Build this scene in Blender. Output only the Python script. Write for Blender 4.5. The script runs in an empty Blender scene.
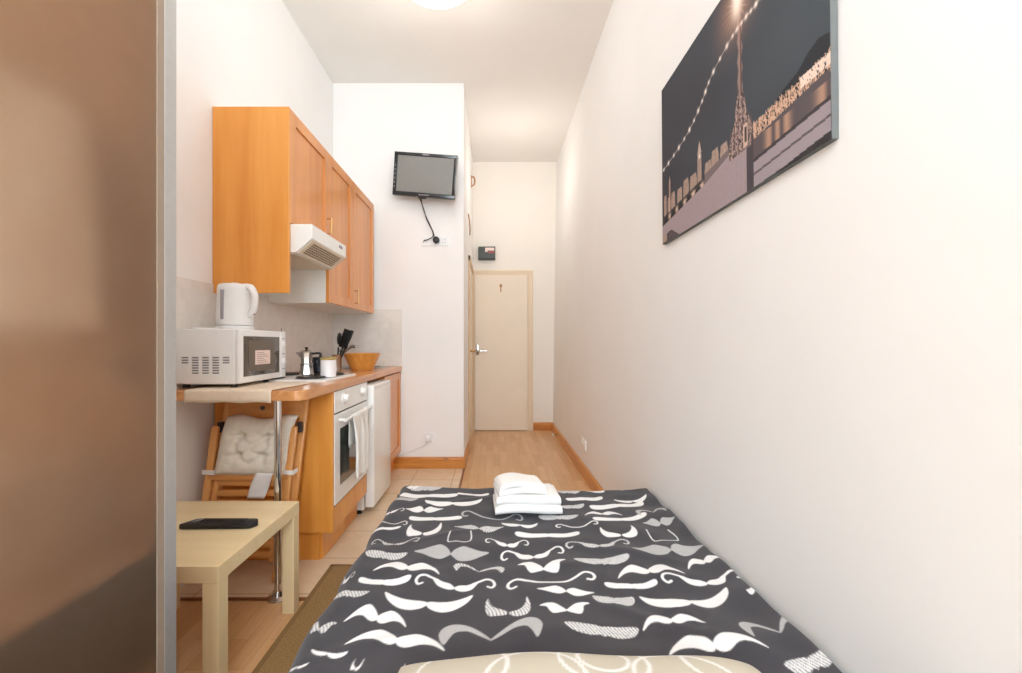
import bpy, bmesh, math, random
import numpy as np
from mathutils import Vector, Matrix, noise
random.seed(7)
rng = np.random.default_rng(7)
C = bpy.context.scene.collection
PI = math.pi
F, VX, VY, CH = 445.0, 493.0, 343.0, 1.12      # focal length and vanishing point (px), eye height (m)

# ------------------------------------------------------------------ helpers
ORG = {}
def org(o):
    return ORG.get(o.name, Vector((0, 0, 0))) if o else Vector((0, 0, 0))

def thing(name, label, cat, loc=(0, 0, 0), group=None, rot=None):
    o = bpy.data.objects.new(name, None)
    C.objects.link(o)
    o.location = loc
    o.empty_display_size = .05
    if rot:
        o.rotation_euler = rot
        ORG[o.name] = Vector((0, 0, 0))            # rotated things are written in local coordinates
    else:
        ORG[o.name] = Vector(loc)
    return tag(o, label, cat, group)

def tag(o, label=None, cat=None, group=None, kind=None):
    if label: o['label'] = label
    if cat: o['category'] = cat
    if group: o['group'] = group
    if kind: o['kind'] = kind
    return o

def obj(name, bm, mat, parent=None, smooth=None, label=None, kind=None):
    bmesh.ops.recalc_face_normals(bm, faces=bm.faces[:])
    off = org(parent)
    if off.length > 0:
        bmesh.ops.translate(bm, verts=bm.verts[:], vec=-off)
    me = bpy.data.meshes.new(name)
    bm.to_mesh(me); bm.free()
    me.materials.append(mat)
    o = bpy.data.objects.new(name, me)
    C.objects.link(o)
    if parent:
        o.parent = parent
    ORG[o.name] = off
    if smooth is not None:
        ang = math.radians(smooth)
        me.polygons.foreach_set('use_smooth', [True] * len(me.polygons))
        b2 = bmesh.new(); b2.from_mesh(me)
        for e in b2.edges:
            if len(e.link_faces) == 2 and e.calc_face_angle(0) > ang:
                e.smooth = False
        b2.to_mesh(me); b2.free()
    if label: o['label'] = label
    if kind: o['kind'] = kind
    return o

def BM(): return bmesh.new()

def box(bm, x0, x1, y0, y1, z0, z1, bev=0.0, seg=2):
    b = bmesh.new()
    bmesh.ops.create_cube(b, size=1)
    for v in b.verts:
        v.co = Vector((x0 + (v.co.x + .5) * (x1 - x0), y0 + (v.co.y + .5) * (y1 - y0), z0 + (v.co.z + .5) * (z1 - z0)))
    if bev > 0:
        bmesh.ops.bevel(b, geom=b.edges[:], offset=bev, segments=seg, profile=.5, affect='EDGES')
    merge(bm, b)
    return bm

def merge(bm, b, mat=None):
    if mat is not None:
        bmesh.ops.transform(b, matrix=mat, verts=b.verts[:])
    me = bpy.data.meshes.new('tmp')
    b.to_mesh(me); b.free()
    bm.from_mesh(me)
    bpy.data.meshes.remove(me)

def prism(bm, pts, axis, a0, a1, bev=0.0, seg=2):
    """closed outline extruded along an axis; pts are in the two other axes in xyz order"""
    b = bmesh.new()
    def mk(p, a):
        if axis == 'x': return (a, p[0], p[1])
        if axis == 'y': return (p[0], a, p[1])
        return (p[0], p[1], a)
    lo = [b.verts.new(mk(p, a0)) for p in pts]
    hi = [b.verts.new(mk(p, a1)) for p in pts]
    n = len(pts)
    b.faces.new(lo); b.faces.new(hi[::-1])
    for i in range(n):
        b.faces.new((lo[i], lo[(i + 1) % n], hi[(i + 1) % n], hi[i]))
    bmesh.ops.recalc_face_normals(b, faces=b.faces[:])
    if bev > 0:
        bmesh.ops.bevel(b, geom=b.edges[:], offset=bev, segments=seg, profile=.5, affect='EDGES')
    merge(bm, b)
    return bm

def lathe(bm, prof, cx, cy, z0=0, n=32, sx=1, sy=1, cap=True):
    rings = []
    for r, z in prof:
        rings.append([bm.verts.new((cx + sx * r * math.cos(2 * PI * k / n), cy + sy * r * math.sin(2 * PI * k / n), z0 + z)) for k in range(n)])
    for a, b in zip(rings, rings[1:]):
        for k in range(n):
            bm.faces.new((a[k], a[(k + 1) % n], b[(k + 1) % n], b[k]))
    if cap:
        if prof[0][0] > 1e-6: bm.faces.new(rings[0][::-1])
        if prof[-1][0] > 1e-6: bm.faces.new(rings[-1])
    return bm

def tube(bm, pts, r, n=10, cap=True, sm=4):
    """round tube along a smoothed polyline; r may be one radius or one per point"""
    P = [Vector(p) for p in pts]
    R = r if isinstance(r, (list, tuple)) else [r] * len(P)
    if sm > 1 and len(P) > 2:
        Q, RR = [], []
        for i in range(len(P) - 1):
            p0, p1, p2, p3 = P[max(i - 1, 0)], P[i], P[i + 1], P[min(i + 2, len(P) - 1)]
            for k in range(sm):
                t = k / sm
                Q.append(.5 * ((2 * p1) + (-p0 + p2) * t + (2 * p0 - 5 * p1 + 4 * p2 - p3) * t * t + (-p0 + 3 * p1 - 3 * p2 + p3) * t ** 3))
                RR.append(R[i] * (1 - t) + R[i + 1] * t)
        Q.append(P[-1]); RR.append(R[-1])
        P, R = Q, RR
    rings = []
    up = Vector((0, 0, 1))
    prev = None
    for i, p in enumerate(P):
        d = (P[min(i + 1, len(P) - 1)] - P[max(i - 1, 0)]).normalized()
        if prev is None:
            a = d.cross(up)
            if a.length < 1e-3: a = d.cross(Vector((1, 0, 0)))
        else:
            a = prev - d * prev.dot(d)
        a.normalize(); prev = a
        b = d.cross(a)
        rings.append([bm.verts.new(p + (a * math.cos(2 * PI * k / n) + b * math.sin(2 * PI * k / n)) * R[i]) for k in range(n)])
    for a, b in zip(rings, rings[1:]):
        for k in range(n):
            bm.faces.new((a[k], a[(k + 1) % n], b[(k + 1) % n], b[k]))
    if cap:
        bm.faces.new(rings[0][::-1]); bm.faces.new(rings[-1])
    return bm

def slab(bm, p0, p1, w, t, wdir, bev=.002):
    """rectangular bar from p0 to p1, width w along wdir, thickness t across"""
    p0, p1 = Vector(p0), Vector(p1)
    d = (p1 - p0); L = d.length; d.normalize()
    a = Vector(wdir); a = (a - d * a.dot(d)).normalized()
    c = d.cross(a)
    b = bmesh.new()
    bmesh.ops.create_cube(b, size=1)
    for v in b.verts:
        v.co = Vector((v.co.x * w, v.co.y * t, (v.co.z + .5) * L))
    if bev: bmesh.ops.bevel(b, geom=b.edges[:], offset=bev, segments=2, profile=.5, affect='EDGES')
    M = Matrix(((a.x, c.x, d.x, p0.x), (a.y, c.y, d.y, p0.y), (a.z, c.z, d.z, p0.z), (0, 0, 0, 1)))
    merge(bm, b, M)
    return bm

# ------------------------------------------------------------------ materials
def lin(r, g, b):
    f = lambda c: (c / 255) / 12.92 if c / 255 <= .04045 else ((c / 255 + .055) / 1.055) ** 2.4
    return (f(r), f(g), f(b), 1)

class NT:
    def __init__(s, name):
        s.m = bpy.data.materials.new(name); s.m.use_nodes = True
        s.t = s.m.node_tree; s.n = s.t.nodes; s.l = s.t.links
        s.n.clear()
        s.out = s.n.new('ShaderNodeOutputMaterial')
        s.p = s.n.new('ShaderNodeBsdfPrincipled')
        s.l.new(s.p.outputs[0], s.out.inputs[0])
    def node(s, typ, **kw):
        n = s.n.new(typ)
        for k, v in kw.items():
            if k in n.inputs: n.inputs[k].default_value = v
            else: setattr(n, k, v)
        return n
    def link(s, a, b): s.l.new(a, b)
    def coords(s, scale=(1, 1, 1), rot=(0, 0, 0), swap=None):
        tc = s.node('ShaderNodeTexCoord')
        v = tc.outputs['Object']
        if swap:
            sp = s.node('ShaderNodeSeparateXYZ'); s.link(v, sp.inputs[0])
            cb = s.node('ShaderNodeCombineXYZ')
            for i, a in enumerate(swap):
                s.link(sp.outputs['XYZ'.index(a)], cb.inputs[i])
            v = cb.outputs[0]
        mp = s.node('ShaderNodeMapping'); s.link(v, mp.inputs[0])
        mp.inputs['Scale'].default_value = scale; mp.inputs['Rotation'].default_value = rot
        return mp.outputs[0]
    def ramp(s, fac, stops):
        r = s.node('ShaderNodeValToRGB'); s.link(fac, r.inputs[0])
        e = r.color_ramp.elements
        e[0].position, e[0].color = stops[0]
        e[1].position, e[1].color = stops[-1]
        for p, c in stops[1:-1]:
            x = e.new(p); x.color = c
        return r.outputs[0]
    def bump(s, h, strength=.2, dist=.01):
        b = s.node('ShaderNodeBump'); b.inputs['Strength'].default_value = strength; b.inputs['Distance'].default_value = dist
        s.link(h, b.inputs['Height']); s.link(b.outputs[0], s.p.inputs['Normal'])

def plain(name, col, rough=.5, metal=0, var=.04, scale=30, bump=0, coat=0, spec=.5):
    t = NT(name)
    nz = t.node('ShaderNodeTexNoise', Scale=scale, Detail=3.0)
    t.link(t.coords(), nz.inputs['Vector'])
    c = Vector(col[:3])
    lo = tuple(c * (1 - var)) + (1,); hi = tuple(min(1, x) for x in (c * (1 + var))) + (1,)
    t.link(t.ramp(nz.outputs[0], [(.3, lo), (.7, hi)]), t.p.inputs['Base Color'])
    t.p.inputs['Roughness'].default_value = rough
    t.p.inputs['Metallic'].default_value = metal
    t.p.inputs['Specular IOR Level'].default_value = spec
    if coat: t.p.inputs['Coat Weight'].default_value = coat
    if bump: t.bump(nz.outputs[0], bump, .004)
    return t.m

def wood(name, dark, light, grain='z', rough=.4, s=1.0, knots=0.0, coat=0.0, streak=.5):
    t = NT(name)
    sc = {'x': (1.2, 16, 16), 'y': (16, 1.2, 16), 'z': (16, 16, 1.2)}[grain]
    v = t.coords(tuple(k * s for k in sc))
    n1 = t.node('ShaderNodeTexNoise', Scale=1.0, Detail=5.0, Roughness=.6, Distortion=.8); t.link(v, n1.inputs['Vector'])
    v2 = t.coords(tuple(k * s * 7 for k in sc))
    n2 = t.node('ShaderNodeTexNoise', Scale=1.0, Detail=3.0); t.link(v2, n2.inputs['Vector'])
    mx = t.node('ShaderNodeMath', operation='MULTIPLY_ADD'); t.link(n2.outputs[0], mx.inputs[0]); mx.inputs[1].default_value = streak * .5
    t.link(n1.outputs[0], mx.inputs[2])
    c = t.ramp(mx.outputs[0], [(.35 + streak * .2, dark), (.68 + streak * .25, light)])
    if knots:
        vo = t.node('ShaderNodeTexVoronoi', Scale=1.0)
        ks = {'x': (3, 9, 9), 'y': (9, 3, 9), 'z': (9, 9, 3)}[grain]
        t.link(t.coords(ks), vo.inputs['Vector'])
        k = t.ramp(vo.outputs['Distance'], [(.03, (1, 1, 1, 1)), (.11, (0, 0, 0, 1))])
        mm = t.node('ShaderNodeMix', data_type='RGBA')
        km = t.node('ShaderNodeMath', operation='MULTIPLY'); t.link(k, km.inputs[0]); km.inputs[1].default_value = knots
        t.link(km.outputs[0], mm.inputs[0]); t.link(c, mm.inputs[6]); mm.inputs[7].default_value = tuple(x * .35 for x in dark[:3]) + (1,)
        c = mm.outputs[2]
    t.link(c, t.p.inputs['Base Color'])
    t.p.inputs['Roughness'].default_value = rough
    if coat:
        t.p.inputs['Coat Weight'].default_value = coat; t.p.inputs['Coat Roughness'].default_value = .15
    return t.m

def attr_mat(name, rough=.9, bumpscale=0, sheen=0, spec=.3):
    t = NT(name)
    a = t.node('ShaderNodeAttribute', attribute_name='print'); a.attribute_type = 'GEOMETRY'
    t.link(a.outputs['Color'], t.p.inputs['Base Color'])
    t.p.inputs['Roughness'].default_value = rough
    t.p.inputs['Specular IOR Level'].default_value = spec
    if sheen: t.p.inputs['Sheen Weight'].default_value = sheen
    if bumpscale:
        nz = t.node('ShaderNodeTexNoise', Scale=bumpscale, Detail=4.0); t.link(t.coords(), nz.inputs['Vector'])
        t.bump(nz.outputs[0], .15, .002)
    return t.m

def tiles(name, c1, c2, mortar, size, rough, swap=None, joint=.004, marble=3.0, contrast=1.0):
    t = NT(name)
    v = t.coords((1, 1, 1), swap=swap)
    br = t.node('ShaderNodeTexBrick', offset=0.0, squash=1.0)
    t.link(v, br.inputs['Vector'])
    br.inputs['Scale'].default_value = 1.0
    br.inputs['Brick Width'].default_value = size[0]; br.inputs['Row Height'].default_value = size[1]
    br.inputs['Mortar Size'].default_value = joint; br.inputs['Mortar Smooth'].default_value = .1
    br.inputs['Color1'].default_value = (.35, .35, .35, 1); br.inputs['Color2'].default_value = (.65, .65, .65, 1)
    nz = t.node('ShaderNodeTexNoise', Scale=marble, Detail=6.0, Roughness=.65, Distortion=1.5); t.link(v, nz.inputs['Vector'])
    md = t.node('ShaderNodeMix', data_type='FLOAT'); md.inputs[0].default_value = .75
    bw = t.node('ShaderNodeRGBToBW'); t.link(br.outputs['Color'], bw.inputs[0])
    t.link(bw.outputs[0], md.inputs[2]); t.link(nz.outputs[0], md.inputs[3])
    c = t.ramp(md.outputs[0], [(.3, c1), (.7, c2)])
    mm = t.node('ShaderNodeMix', data_type='RGBA'); t.link(br.outputs['Fac'], mm.inputs[0]); t.link(c, mm.inputs[6]); mm.inputs[7].default_value = mortar
    t.link(mm.outputs[2], t.p.inputs['Base Color'])
    t.p.inputs['Roughness'].default_value = rough
    return t.m

def laminate(name):
    t = NT(name)
    v = t.coords((1, 1, 1), swap='YXZ')
    br = t.node('ShaderNodeTexBrick', offset=.37, squash=1.0); t.link(v, br.inputs['Vector'])
    br.inputs['Scale'].default_value = 1.0
    br.inputs['Brick Width'].default_value = .42; br.inputs['Row Height'].default_value = .066
    br.inputs['Mortar Size'].default_value = .0006; br.inputs['Mortar Smooth'].default_value = .3
    br.inputs['Color1'].default_value = (0, 0, 0, 1); br.inputs['Color2'].default_value = (1, 1, 1, 1)
    bw = t.node('ShaderNodeRGBToBW'); t.link(br.outputs['Color'], bw.inputs[0])
    nz = t.node('ShaderNodeTexNoise', Scale=1.0, Detail=5.0, Roughness=.6, Distortion=.5)
    t.link(t.coords((30, 2.5, 1)), nz.inputs['Vector'])
    md = t.node('ShaderNodeMix', data_type='FLOAT'); md.inputs[0].default_value = .6
    t.link(bw.outputs[0], md.inputs[2]); t.link(nz.outputs[0], md.inputs[3])
    c = t.ramp(md.outputs[0], [(.2, lin(202, 154, 104)), (.5, lin(216, 172, 124)), (.8, lin(226, 188, 144))])
    mm = t.node('ShaderNodeMix', data_type='RGBA'); t.link(br.outputs['Fac'], mm.inputs[0]); t.link(c, mm.inputs[6]); mm.inputs[7].default_value = lin(150, 105, 65)
    t.link(mm.outputs[2], t.p.inputs['Base Color'])
    t.p.inputs['Roughness'].default_value = .28
    t.p.inputs['Specular IOR Level'].default_value = .5
    return t.m

def frosted(name):
    t = NT(name)
    nz = t.node('ShaderNodeTexNoise', Scale=6.0, Detail=6.0, Roughness=.6); t.link(t.coords(), nz.inputs['Vector'])
    col = t.ramp(nz.outputs[0], [(.3, lin(236, 220, 204)), (.7, lin(244, 232, 218))])
    rf = t.node('ShaderNodeBsdfRefraction', IOR=1.25, Roughness=.62); t.link(col, rf.inputs['Color'])
    tl = t.node('ShaderNodeBsdfTranslucent'); tl.inputs['Color'].default_value = lin(194, 170, 144)
    df = t.node('ShaderNodeBsdfDiffuse'); df.inputs['Color'].default_value = lin(152, 130, 108)
    gl = t.node('ShaderNodeBsdfGlossy', Roughness=.25); gl.inputs['Color'].default_value = (1, 1, 1, 1)
    m1 = t.node('ShaderNodeMixShader'); m1.inputs[0].default_value = .45; t.link(tl.outputs[0], m1.inputs[1]); t.link(df.outputs[0], m1.inputs[2])
    m2 = t.node('ShaderNodeMixShader'); m2.inputs[0].default_value = .62; t.link(m1.outputs[0], m2.inputs[1]); t.link(rf.outputs[0], m2.inputs[2])
    m3 = t.node('ShaderNodeMixShader'); m3.inputs[0].default_value = .05; t.link(m2.outputs[0], m3.inputs[1]); t.link(gl.outputs[0], m3.inputs[2])
    t.link(m3.outputs[0], t.out.inputs[0])
    return t.m

M = {}
M['wall'] = plain('white wall paint', lin(241, 240, 239), .85, var=.012, scale=3, bump=.04)
M['ceiling'] = plain('ceiling paint', lin(236, 233, 229), .9, var=.01, scale=3)
M['hallwall'] = plain('bounce tinted hall paint', lin(240, 234, 226), .85, var=.012, scale=3)  # white wall with the wood floor's warm bounce put into its colour
M['doorpaint'] = plain('cream door paint', lin(236, 222, 204), .5, var=.015, scale=5)
M['pine'] = wood('varnished pine', lin(186, 112, 38), lin(222, 152, 70), 'x', .35, 1.0, knots=.8, coat=.3)
M['piney'] = wood('varnished pine lengthwise', lin(186, 112, 38), lin(222, 152, 70), 'y', .35, 1.0, knots=.8, coat=.3)
M['chairpine'] = wood('chair pine', lin(206, 138, 72), lin(234, 174, 106), 'z', .4, .8, coat=.2)
M['chairslat'] = wood('chair slat pine', lin(206, 136, 68), lin(232, 168, 98), 'x', .4, .8, coat=.2)
M['alder'] = wood('alder veneer', lin(218, 140, 52), lin(234, 162, 74), 'z', .38, .5, coat=.25, streak=.3)
M['alderdoor'] = wood('alder door', lin(208, 132, 60), lin(226, 152, 80), 'z', .36, .6, coat=.3, streak=.3)
M['worktop'] = wood('beech worktop', lin(200, 134, 80), lin(226, 166, 112), 'y', .3, 1.4, coat=.3)
M['birch'] = wood('birch veneer', lin(224, 200, 154), lin(238, 218, 178), 'x', .42, .45, streak=.3)
M['laminate'] = laminate('laminate floor')
M['floortile'] = tiles('beige floor tile', lin(218, 190, 156), lin(234, 212, 184), lin(198, 172, 142), (.33, .33), .25, joint=.004, marble=4)
M['splashL'] = tiles('marbled wall tile side', lin(224, 217, 210), lin(240, 235, 229), lin(228, 222, 214), (.3, .25), .2, swap='YZX', joint=.002, marble=5)
M['splashP'] = tiles('marbled wall tile end', lin(224, 217, 210), lin(240, 235, 229), lin(228, 222, 214), (.3, .25), .2, swap='XZY', joint=.002, marble=5)
M['whiteplastic'] = plain('white plastic', lin(238, 238, 238), .35, var=.01)
M['enamel'] = plain('white enamel', lin(240, 239, 236), .22, var=.01)
M['whiteboard'] = plain('white melamine', lin(238, 236, 230), .5, var=.01)
M['alu'] = plain('brushed aluminium', lin(188, 187, 185), .45, .6, var=.03, scale=60)
M['chrome'] = plain('chrome', lin(215, 215, 215), .12, 1, var=.02)
M['steel'] = plain('steel', lin(190, 188, 184), .25, 1, var=.04)
M['brass'] = plain('brass', lin(205, 170, 110), .25, 1, var=.03)
M['black'] = plain('black plastic', lin(26, 26, 28), .4, var=.1)
M['blackgloss'] = plain('black gloss plastic', lin(38, 38, 40), .18, var=.05)
M['blackmetal'] = plain('dark iron', lin(58, 50, 46), .5, var=.1)
M['navy'] = plain('dark blue ceramic', lin(34, 40, 52), .25, var=.08)
M['screen'] = plain('switched off screen', lin(128, 128, 124), .22, var=.02, spec=.7)  # grey of the reflected room put into the base colour
M['ovenglass'] = plain('oven glass', lin(62, 68, 64), .1, var=.1, coat=.5)
M['mwglass'] = plain('microwave glass', lin(78, 66, 56), .12, var=.08, coat=.5)
M['mwinner'] = plain('microwave mesh', lin(104, 92, 80), .3, var=.05)
M['greyslot'] = plain('grey slot', lin(120, 118, 122), .7, var=.05)
M['greyplastic'] = plain('grey plastic', lin(158, 152, 160), .4, var=.03)
M['cushion'] = plain('cream cotton', lin(236, 232, 220), .95, var=.05, scale=60, bump=.2)
M['cloth'] = plain('cream cloth', lin(230, 212, 190), .9, var=.05, scale=50, bump=.15)
M['towel'] = plain('white terry', lin(246, 245, 243), 1, var=.02, scale=220, bump=.5)
M['teatowel'] = plain('white tea towel', lin(236, 234, 230), .95, var=.03, scale=90, bump=.2)
M['paper'] = plain('white paper', lin(240, 240, 240), .8, var=.01)
M['label'] = plain('pink label', lin(236, 214, 206), .7, var=.03)
M['ink'] = plain('grey ink', lin(150, 132, 128), .8, var=.03)
M['rug'] = plain('brown sisal', lin(150, 118, 74), 1, var=.28, scale=160, bump=.9)
M['wardrobewood'] = wood('brown wardrobe board', lin(170, 132, 96), lin(184, 146, 108), 'z', .5, .6)
M['darkboard'] = plain('dark grey brown board', lin(64, 56, 54), .5, var=.06)
M['linen'] = plain('white linen', lin(240, 238, 234), .95, var=.03)
M['mattress'] = plain('mattress ticking', lin(228, 224, 216), .95, var=.03)
M['divan'] = plain('divan fabric', lin(120, 112, 104), .95, var=.05)
M['bowl'] = wood('bamboo bowl', lin(196, 128, 50), lin(224, 160, 80), 'z', .35, 2.0, coat=.3)
M['canister'] = plain('white ceramic', lin(240, 238, 240), .25, var=.01)
M['bamboolid'] = plain('olive gold lid', lin(178, 152, 84), .4, var=.05)
M['canvasside'] = plain('canvas side', lin(104, 108, 108), .8, var=.06)
M['grille'] = plain('beige filter plate', lin(222, 212, 192), .45, var=.02)
M['slotdark'] = plain('filter holes', lin(128, 110, 92), .8, var=.05)
M['fuse'] = plain('dark green black metal', lin(48, 54, 44), .35, var=.08)
M['red'] = plain('red switch', lin(150, 60, 60), .4, var=.03)
M['rust'] = plain('rusty metal', lin(176, 128, 84), .6, var=.15)
M['print'] = attr_mat('canvas print', .75, 0, 0, .25)
M['duvet'] = attr_mat('printed cotton', .95, 240, .15, .2)
M['pillowprint'] = attr_mat('printed pillowcase', .95, 240, .1, .2)
M['carpetedge'] = plain('rug binding', lin(132, 102, 62), 1, var=.12, scale=120)
em = NT('lamp opal'); em.p.inputs['Base Color'].default_value = (.95, .94, .92, 1); em.p.inputs['Roughness'].default_value = .3
em.p.inputs['Emission Color'].default_value = (1, .95, .88, 1); em.p.inputs['Emission Strength'].default_value = 1.2
M['lamp'] = em.m
M['frosted'] = frosted('bronze frosted glass')

# ------------------------------------------------------------------ the room
XL, XP, YP, YB, YF, H = -1.43, -.26, 3.97, 5.70, -2.8, 3.44
def XR(z): return .765 + .05 * z / H
def struct(name, bm, mat, parent=None, **k):
    return obj(name, bm, mat, parent, kind='structure', **k)

b = BM(); box(b, -1.7, 1.1, YF - .2, YB + .2, -.1, 0); struct('floor', b, M['laminate'])
b = BM(); box(b, XL, XP - .005, 1.947, YP, -.001, .004); struct('floor_tiles', b, M['floortile'])
b = BM(); box(b, XL, XP - .005, 1.932, 1.95, .0, .008, .003); box(b, XP - .007, XP + .012, 1.932, YP, .0, .007, .003)
struct('trim_1', b, wood('dark threshold strip', lin(120, 74, 40), lin(150, 98, 58), 'x', .4))
b = BM(); box(b, -1.7, 1.1, YF - .2, YB + .2, H, H + .1); struct('ceiling', b, M['ceiling'])
b = BM(); box(b, XL - .15, XL, YF - .2, YB + .2, 0, H); struct('wall_left', b, M['wall'])
b = BM()
prism(b, [(XR(0), 0), (1.05, 0), (1.05, H), (XR(H), H)], 'y', YF - .2, YB + .2); struct('wall_right', b, M['wall'])
b = BM(); box(b, XL, XR(H) + .1, YB, YB + .15, 0, H); struct('wall_back', b, M['hallwall'])
b = BM(); box(b, XL, XP, YP, YB, 0, H, .004); struct('wall_partition', b, M['wall'])
# wall behind the eye with its window opening
WX0, WX1, WZ0, WZ1 = -.72, .66, .75, 2.95
b = BM()
box(b, -1.7, WX0, YF - .15, YF, 0, H); box(b, WX1, 1.05, YF - .15, YF, 0, H)
box(b, WX0, WX1, YF - .15, YF, 0, WZ0); box(b, WX0, WX1, YF - .15, YF, WZ1, H)
struct('wall_front', b, M['wall'])
b = BM()
for x in (WX0, (WX0 + WX1) / 2 - .025, WX1 - .05): box(b, x, x + .05, YF - .1, YF - .05, WZ0, WZ1, .004)
for z in (WZ0, (WZ0 + WZ1) / 2 - .025, WZ1 - .05): box(b, WX0, WX1, YF - .1, YF - .05, z, z + .05, .004)
struct('window_1', b, M['enamel'])

# skirting
def skirt_prof(d, h=.105):
    return [(0, 0), (d, 0), (d, h - .018), (d * .75, h - .008), (d * .45, h), (0, h)]
b = BM(); prism(b, [(XR(0) - p[0], p[1]) for p in skirt_prof(.018)], 'y', YF, YB); struct('baseboard_right', b, M['piney'])
b = BM(); prism(b, [(YB - p[0], p[1]) for p in skirt_prof(.018)], 'x', .515, XR(0) - .018); struct('baseboard_back', b, M['pine'])
b = BM(); prism(b, [(YP - p[0], p[1]) for p in skirt_prof(.02)], 'x', -.88, XP + .0); struct('baseboard_partition', b, M['pine'])
b = BM(); prism(b, [(XP + p[0], p[1]) for p in skirt_prof(.014)], 'y', YP - .02, 4.65); struct('baseboard_side', b, M['piney'])

# splashback
b = BM(); box(b, XL, XL + .008, 1.4, YP, .90, 1.42); struct('splashback_side', b, M['splashL'])
b = BM(); box(b, XL + .008, -.81, YP - .008, YP, .90, 1.42); struct('splashback_end', b, M['splashP'])

# far door
dx0, dx1, dz1 = -.235, .442, 1.985
d = tag(obj('door_1', box(BM(), dx0 + .003, dx1 - .003, YB - .03, YB + .01, .008, dz1, .002), M['doorpaint']), kind='structure')
b = BM()
fw = .066
prof = [(0, 0), (fw, 0), (fw, .02), (fw - .012, .028), (.02, .02), (0, .014)]
for side in (0, 1):
    pts = [((dx1 + p[0]) if side else (dx0 - p[0]), YB - p[1]) for p in prof]
    if not side: pts = [(max(x, XP + .001), y) for x, y in pts]
    prism(b, pts, 'z', 0, dz1 + .0)
prism(b, [(YB - p[1], dz1 + p[0]) for p in prof], 'x', max(dx0 - fw, XP + .001), dx1 + fw)
obj('door_frame', b, plain('door frame paint', lin(232, 213, 188), .45, var=.02), d)
b = BM(); box(b, -.222, -.178, YB - .036, YB - .03, .965, 1.10, .003)
h = obj('door_handle', b, M['chrome'], d, 40)
b = BM(); tube(b, [(-.2, YB - .036, 1.02), (-.2, YB - .085, 1.02), (-.175, YB - .092, 1.02), (-.08, YB - .092, 1.02)], .011, 10)
obj('lever', b, M['chrome'], h, 50)
b = BM()
box(b, .085, .115, YB - .035, YB - .03, 1.83, 1.87, .003); box(b, .093, .107, YB - .034, YB - .03, 1.77, 1.832, .003)
obj('door_hook', b, M['rust'], d)
# door in the side of the partition
d2 = tag(obj('door_2', box(BM(), XP - .01, XP + .006, 4.72, 5.48, .008, 1.985, .002), M['doorpaint']), kind='structure')
b = BM()
for y in (4.66, 5.48): box(b, XP, XP + .02, y, y + .06, 0, 2.04, .004)
box(b, XP, XP + .02, 4.66, 5.54, 1.985, 2.04, .004)
obj('door_frame', b, wood('side door frame', lin(212, 182, 146), lin(224, 198, 164), 'z', .45), d2)
b = BM(); box(b, XP + .006, XP + .012, 4.76, 4.80, .97, 1.10, .003)
h2 = obj('door_handle', b, M['chrome'], d2)
b = BM(); tube(b, [(XP + .012, 4.78, 1.035), (XP + .055, 4.78, 1.035), (XP + .06, 4.82, 1.035), (XP + .06, 4.90, 1.03)], .011, 10)
obj('lever', b, M['brass'], h2, 50)

# ------------------------------------------------------------------ wardrobe with frosted glass door
WD = -.735
t = thing('wardrobe', 'tall wardrobe with aluminium framed bronze frosted glass sliding door', 'wardrobe', (-1.07, .4, 0))
b = BM(); box(b, XL + .01, WD - .035, 1.012, 1.032, 0, 2.35); obj('side_panel', b, M['wardrobewood'], t)
b = BM(); box(b, XL + .004, XL + .012, -.38, 1.012, .0, 2.35); obj('back_panel', b, M['wardrobewood'], t)
b = BM(); box(b, XL + .01, WD - .045, -.38, 1.012, .0, .06); obj('base_panel', b, M['wardrobewood'], t)
b = BM(); box(b, XL + .01, WD - .02, -.38, 1.010, .662, .682, .002); obj('shelf', b, M['wardrobewood'], t)
obj('shelf_edge', box(BM(), WD - .0198, WD - .012, -.38, 1.010, .662, .682, .001), plain('pale shelf edge', lin(226, 204, 178), .5), t)
b = BM(); box(b, WD - .034, WD - .0195, -.38, 1.010, .43, .661, .002); obj('drawer_front', b, M['darkboard'], t)
b = BM(); box(b, WD - .5, WD - .04, .98, 1.012, 1.03, 1.10, .006); obj('hinge_block', b, M['black'], t) if False else b.free()
dr = obj('sliding_door', box(box(box(box(BM(), WD - .03, WD, .995, 1.035, .02, 2.36, .003), WD - .03, WD, .30, .34, .02, 2.36, .003),
         WD - .03, WD, .34, .995, .02, .07, .003), WD - .03, WD, .34, .995, 2.31, 2.36, .003), M['alu'], t)
obj('glass_pane', box(BM(), WD - .007, WD - .003, .335, .9955, .065, 2.315), M['frosted'], dr)
b = BM(); box(b, WD - .0028, WD - .0005, .975, .996, .065, 2.315, .0005)
obj('seal_strip', b, plain('grey seal', lin(150, 132, 116), .6, var=.03), dr)
b = BM(); tube(b, [(WD - .05, .985, 1.03), (WD - .075, .985, 1.05), (WD - .075, .985, 1.08), (WD - .05, .985, 1.10)], .012, 8)
obj('handle', b, M['black'], t, 50)
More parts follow.
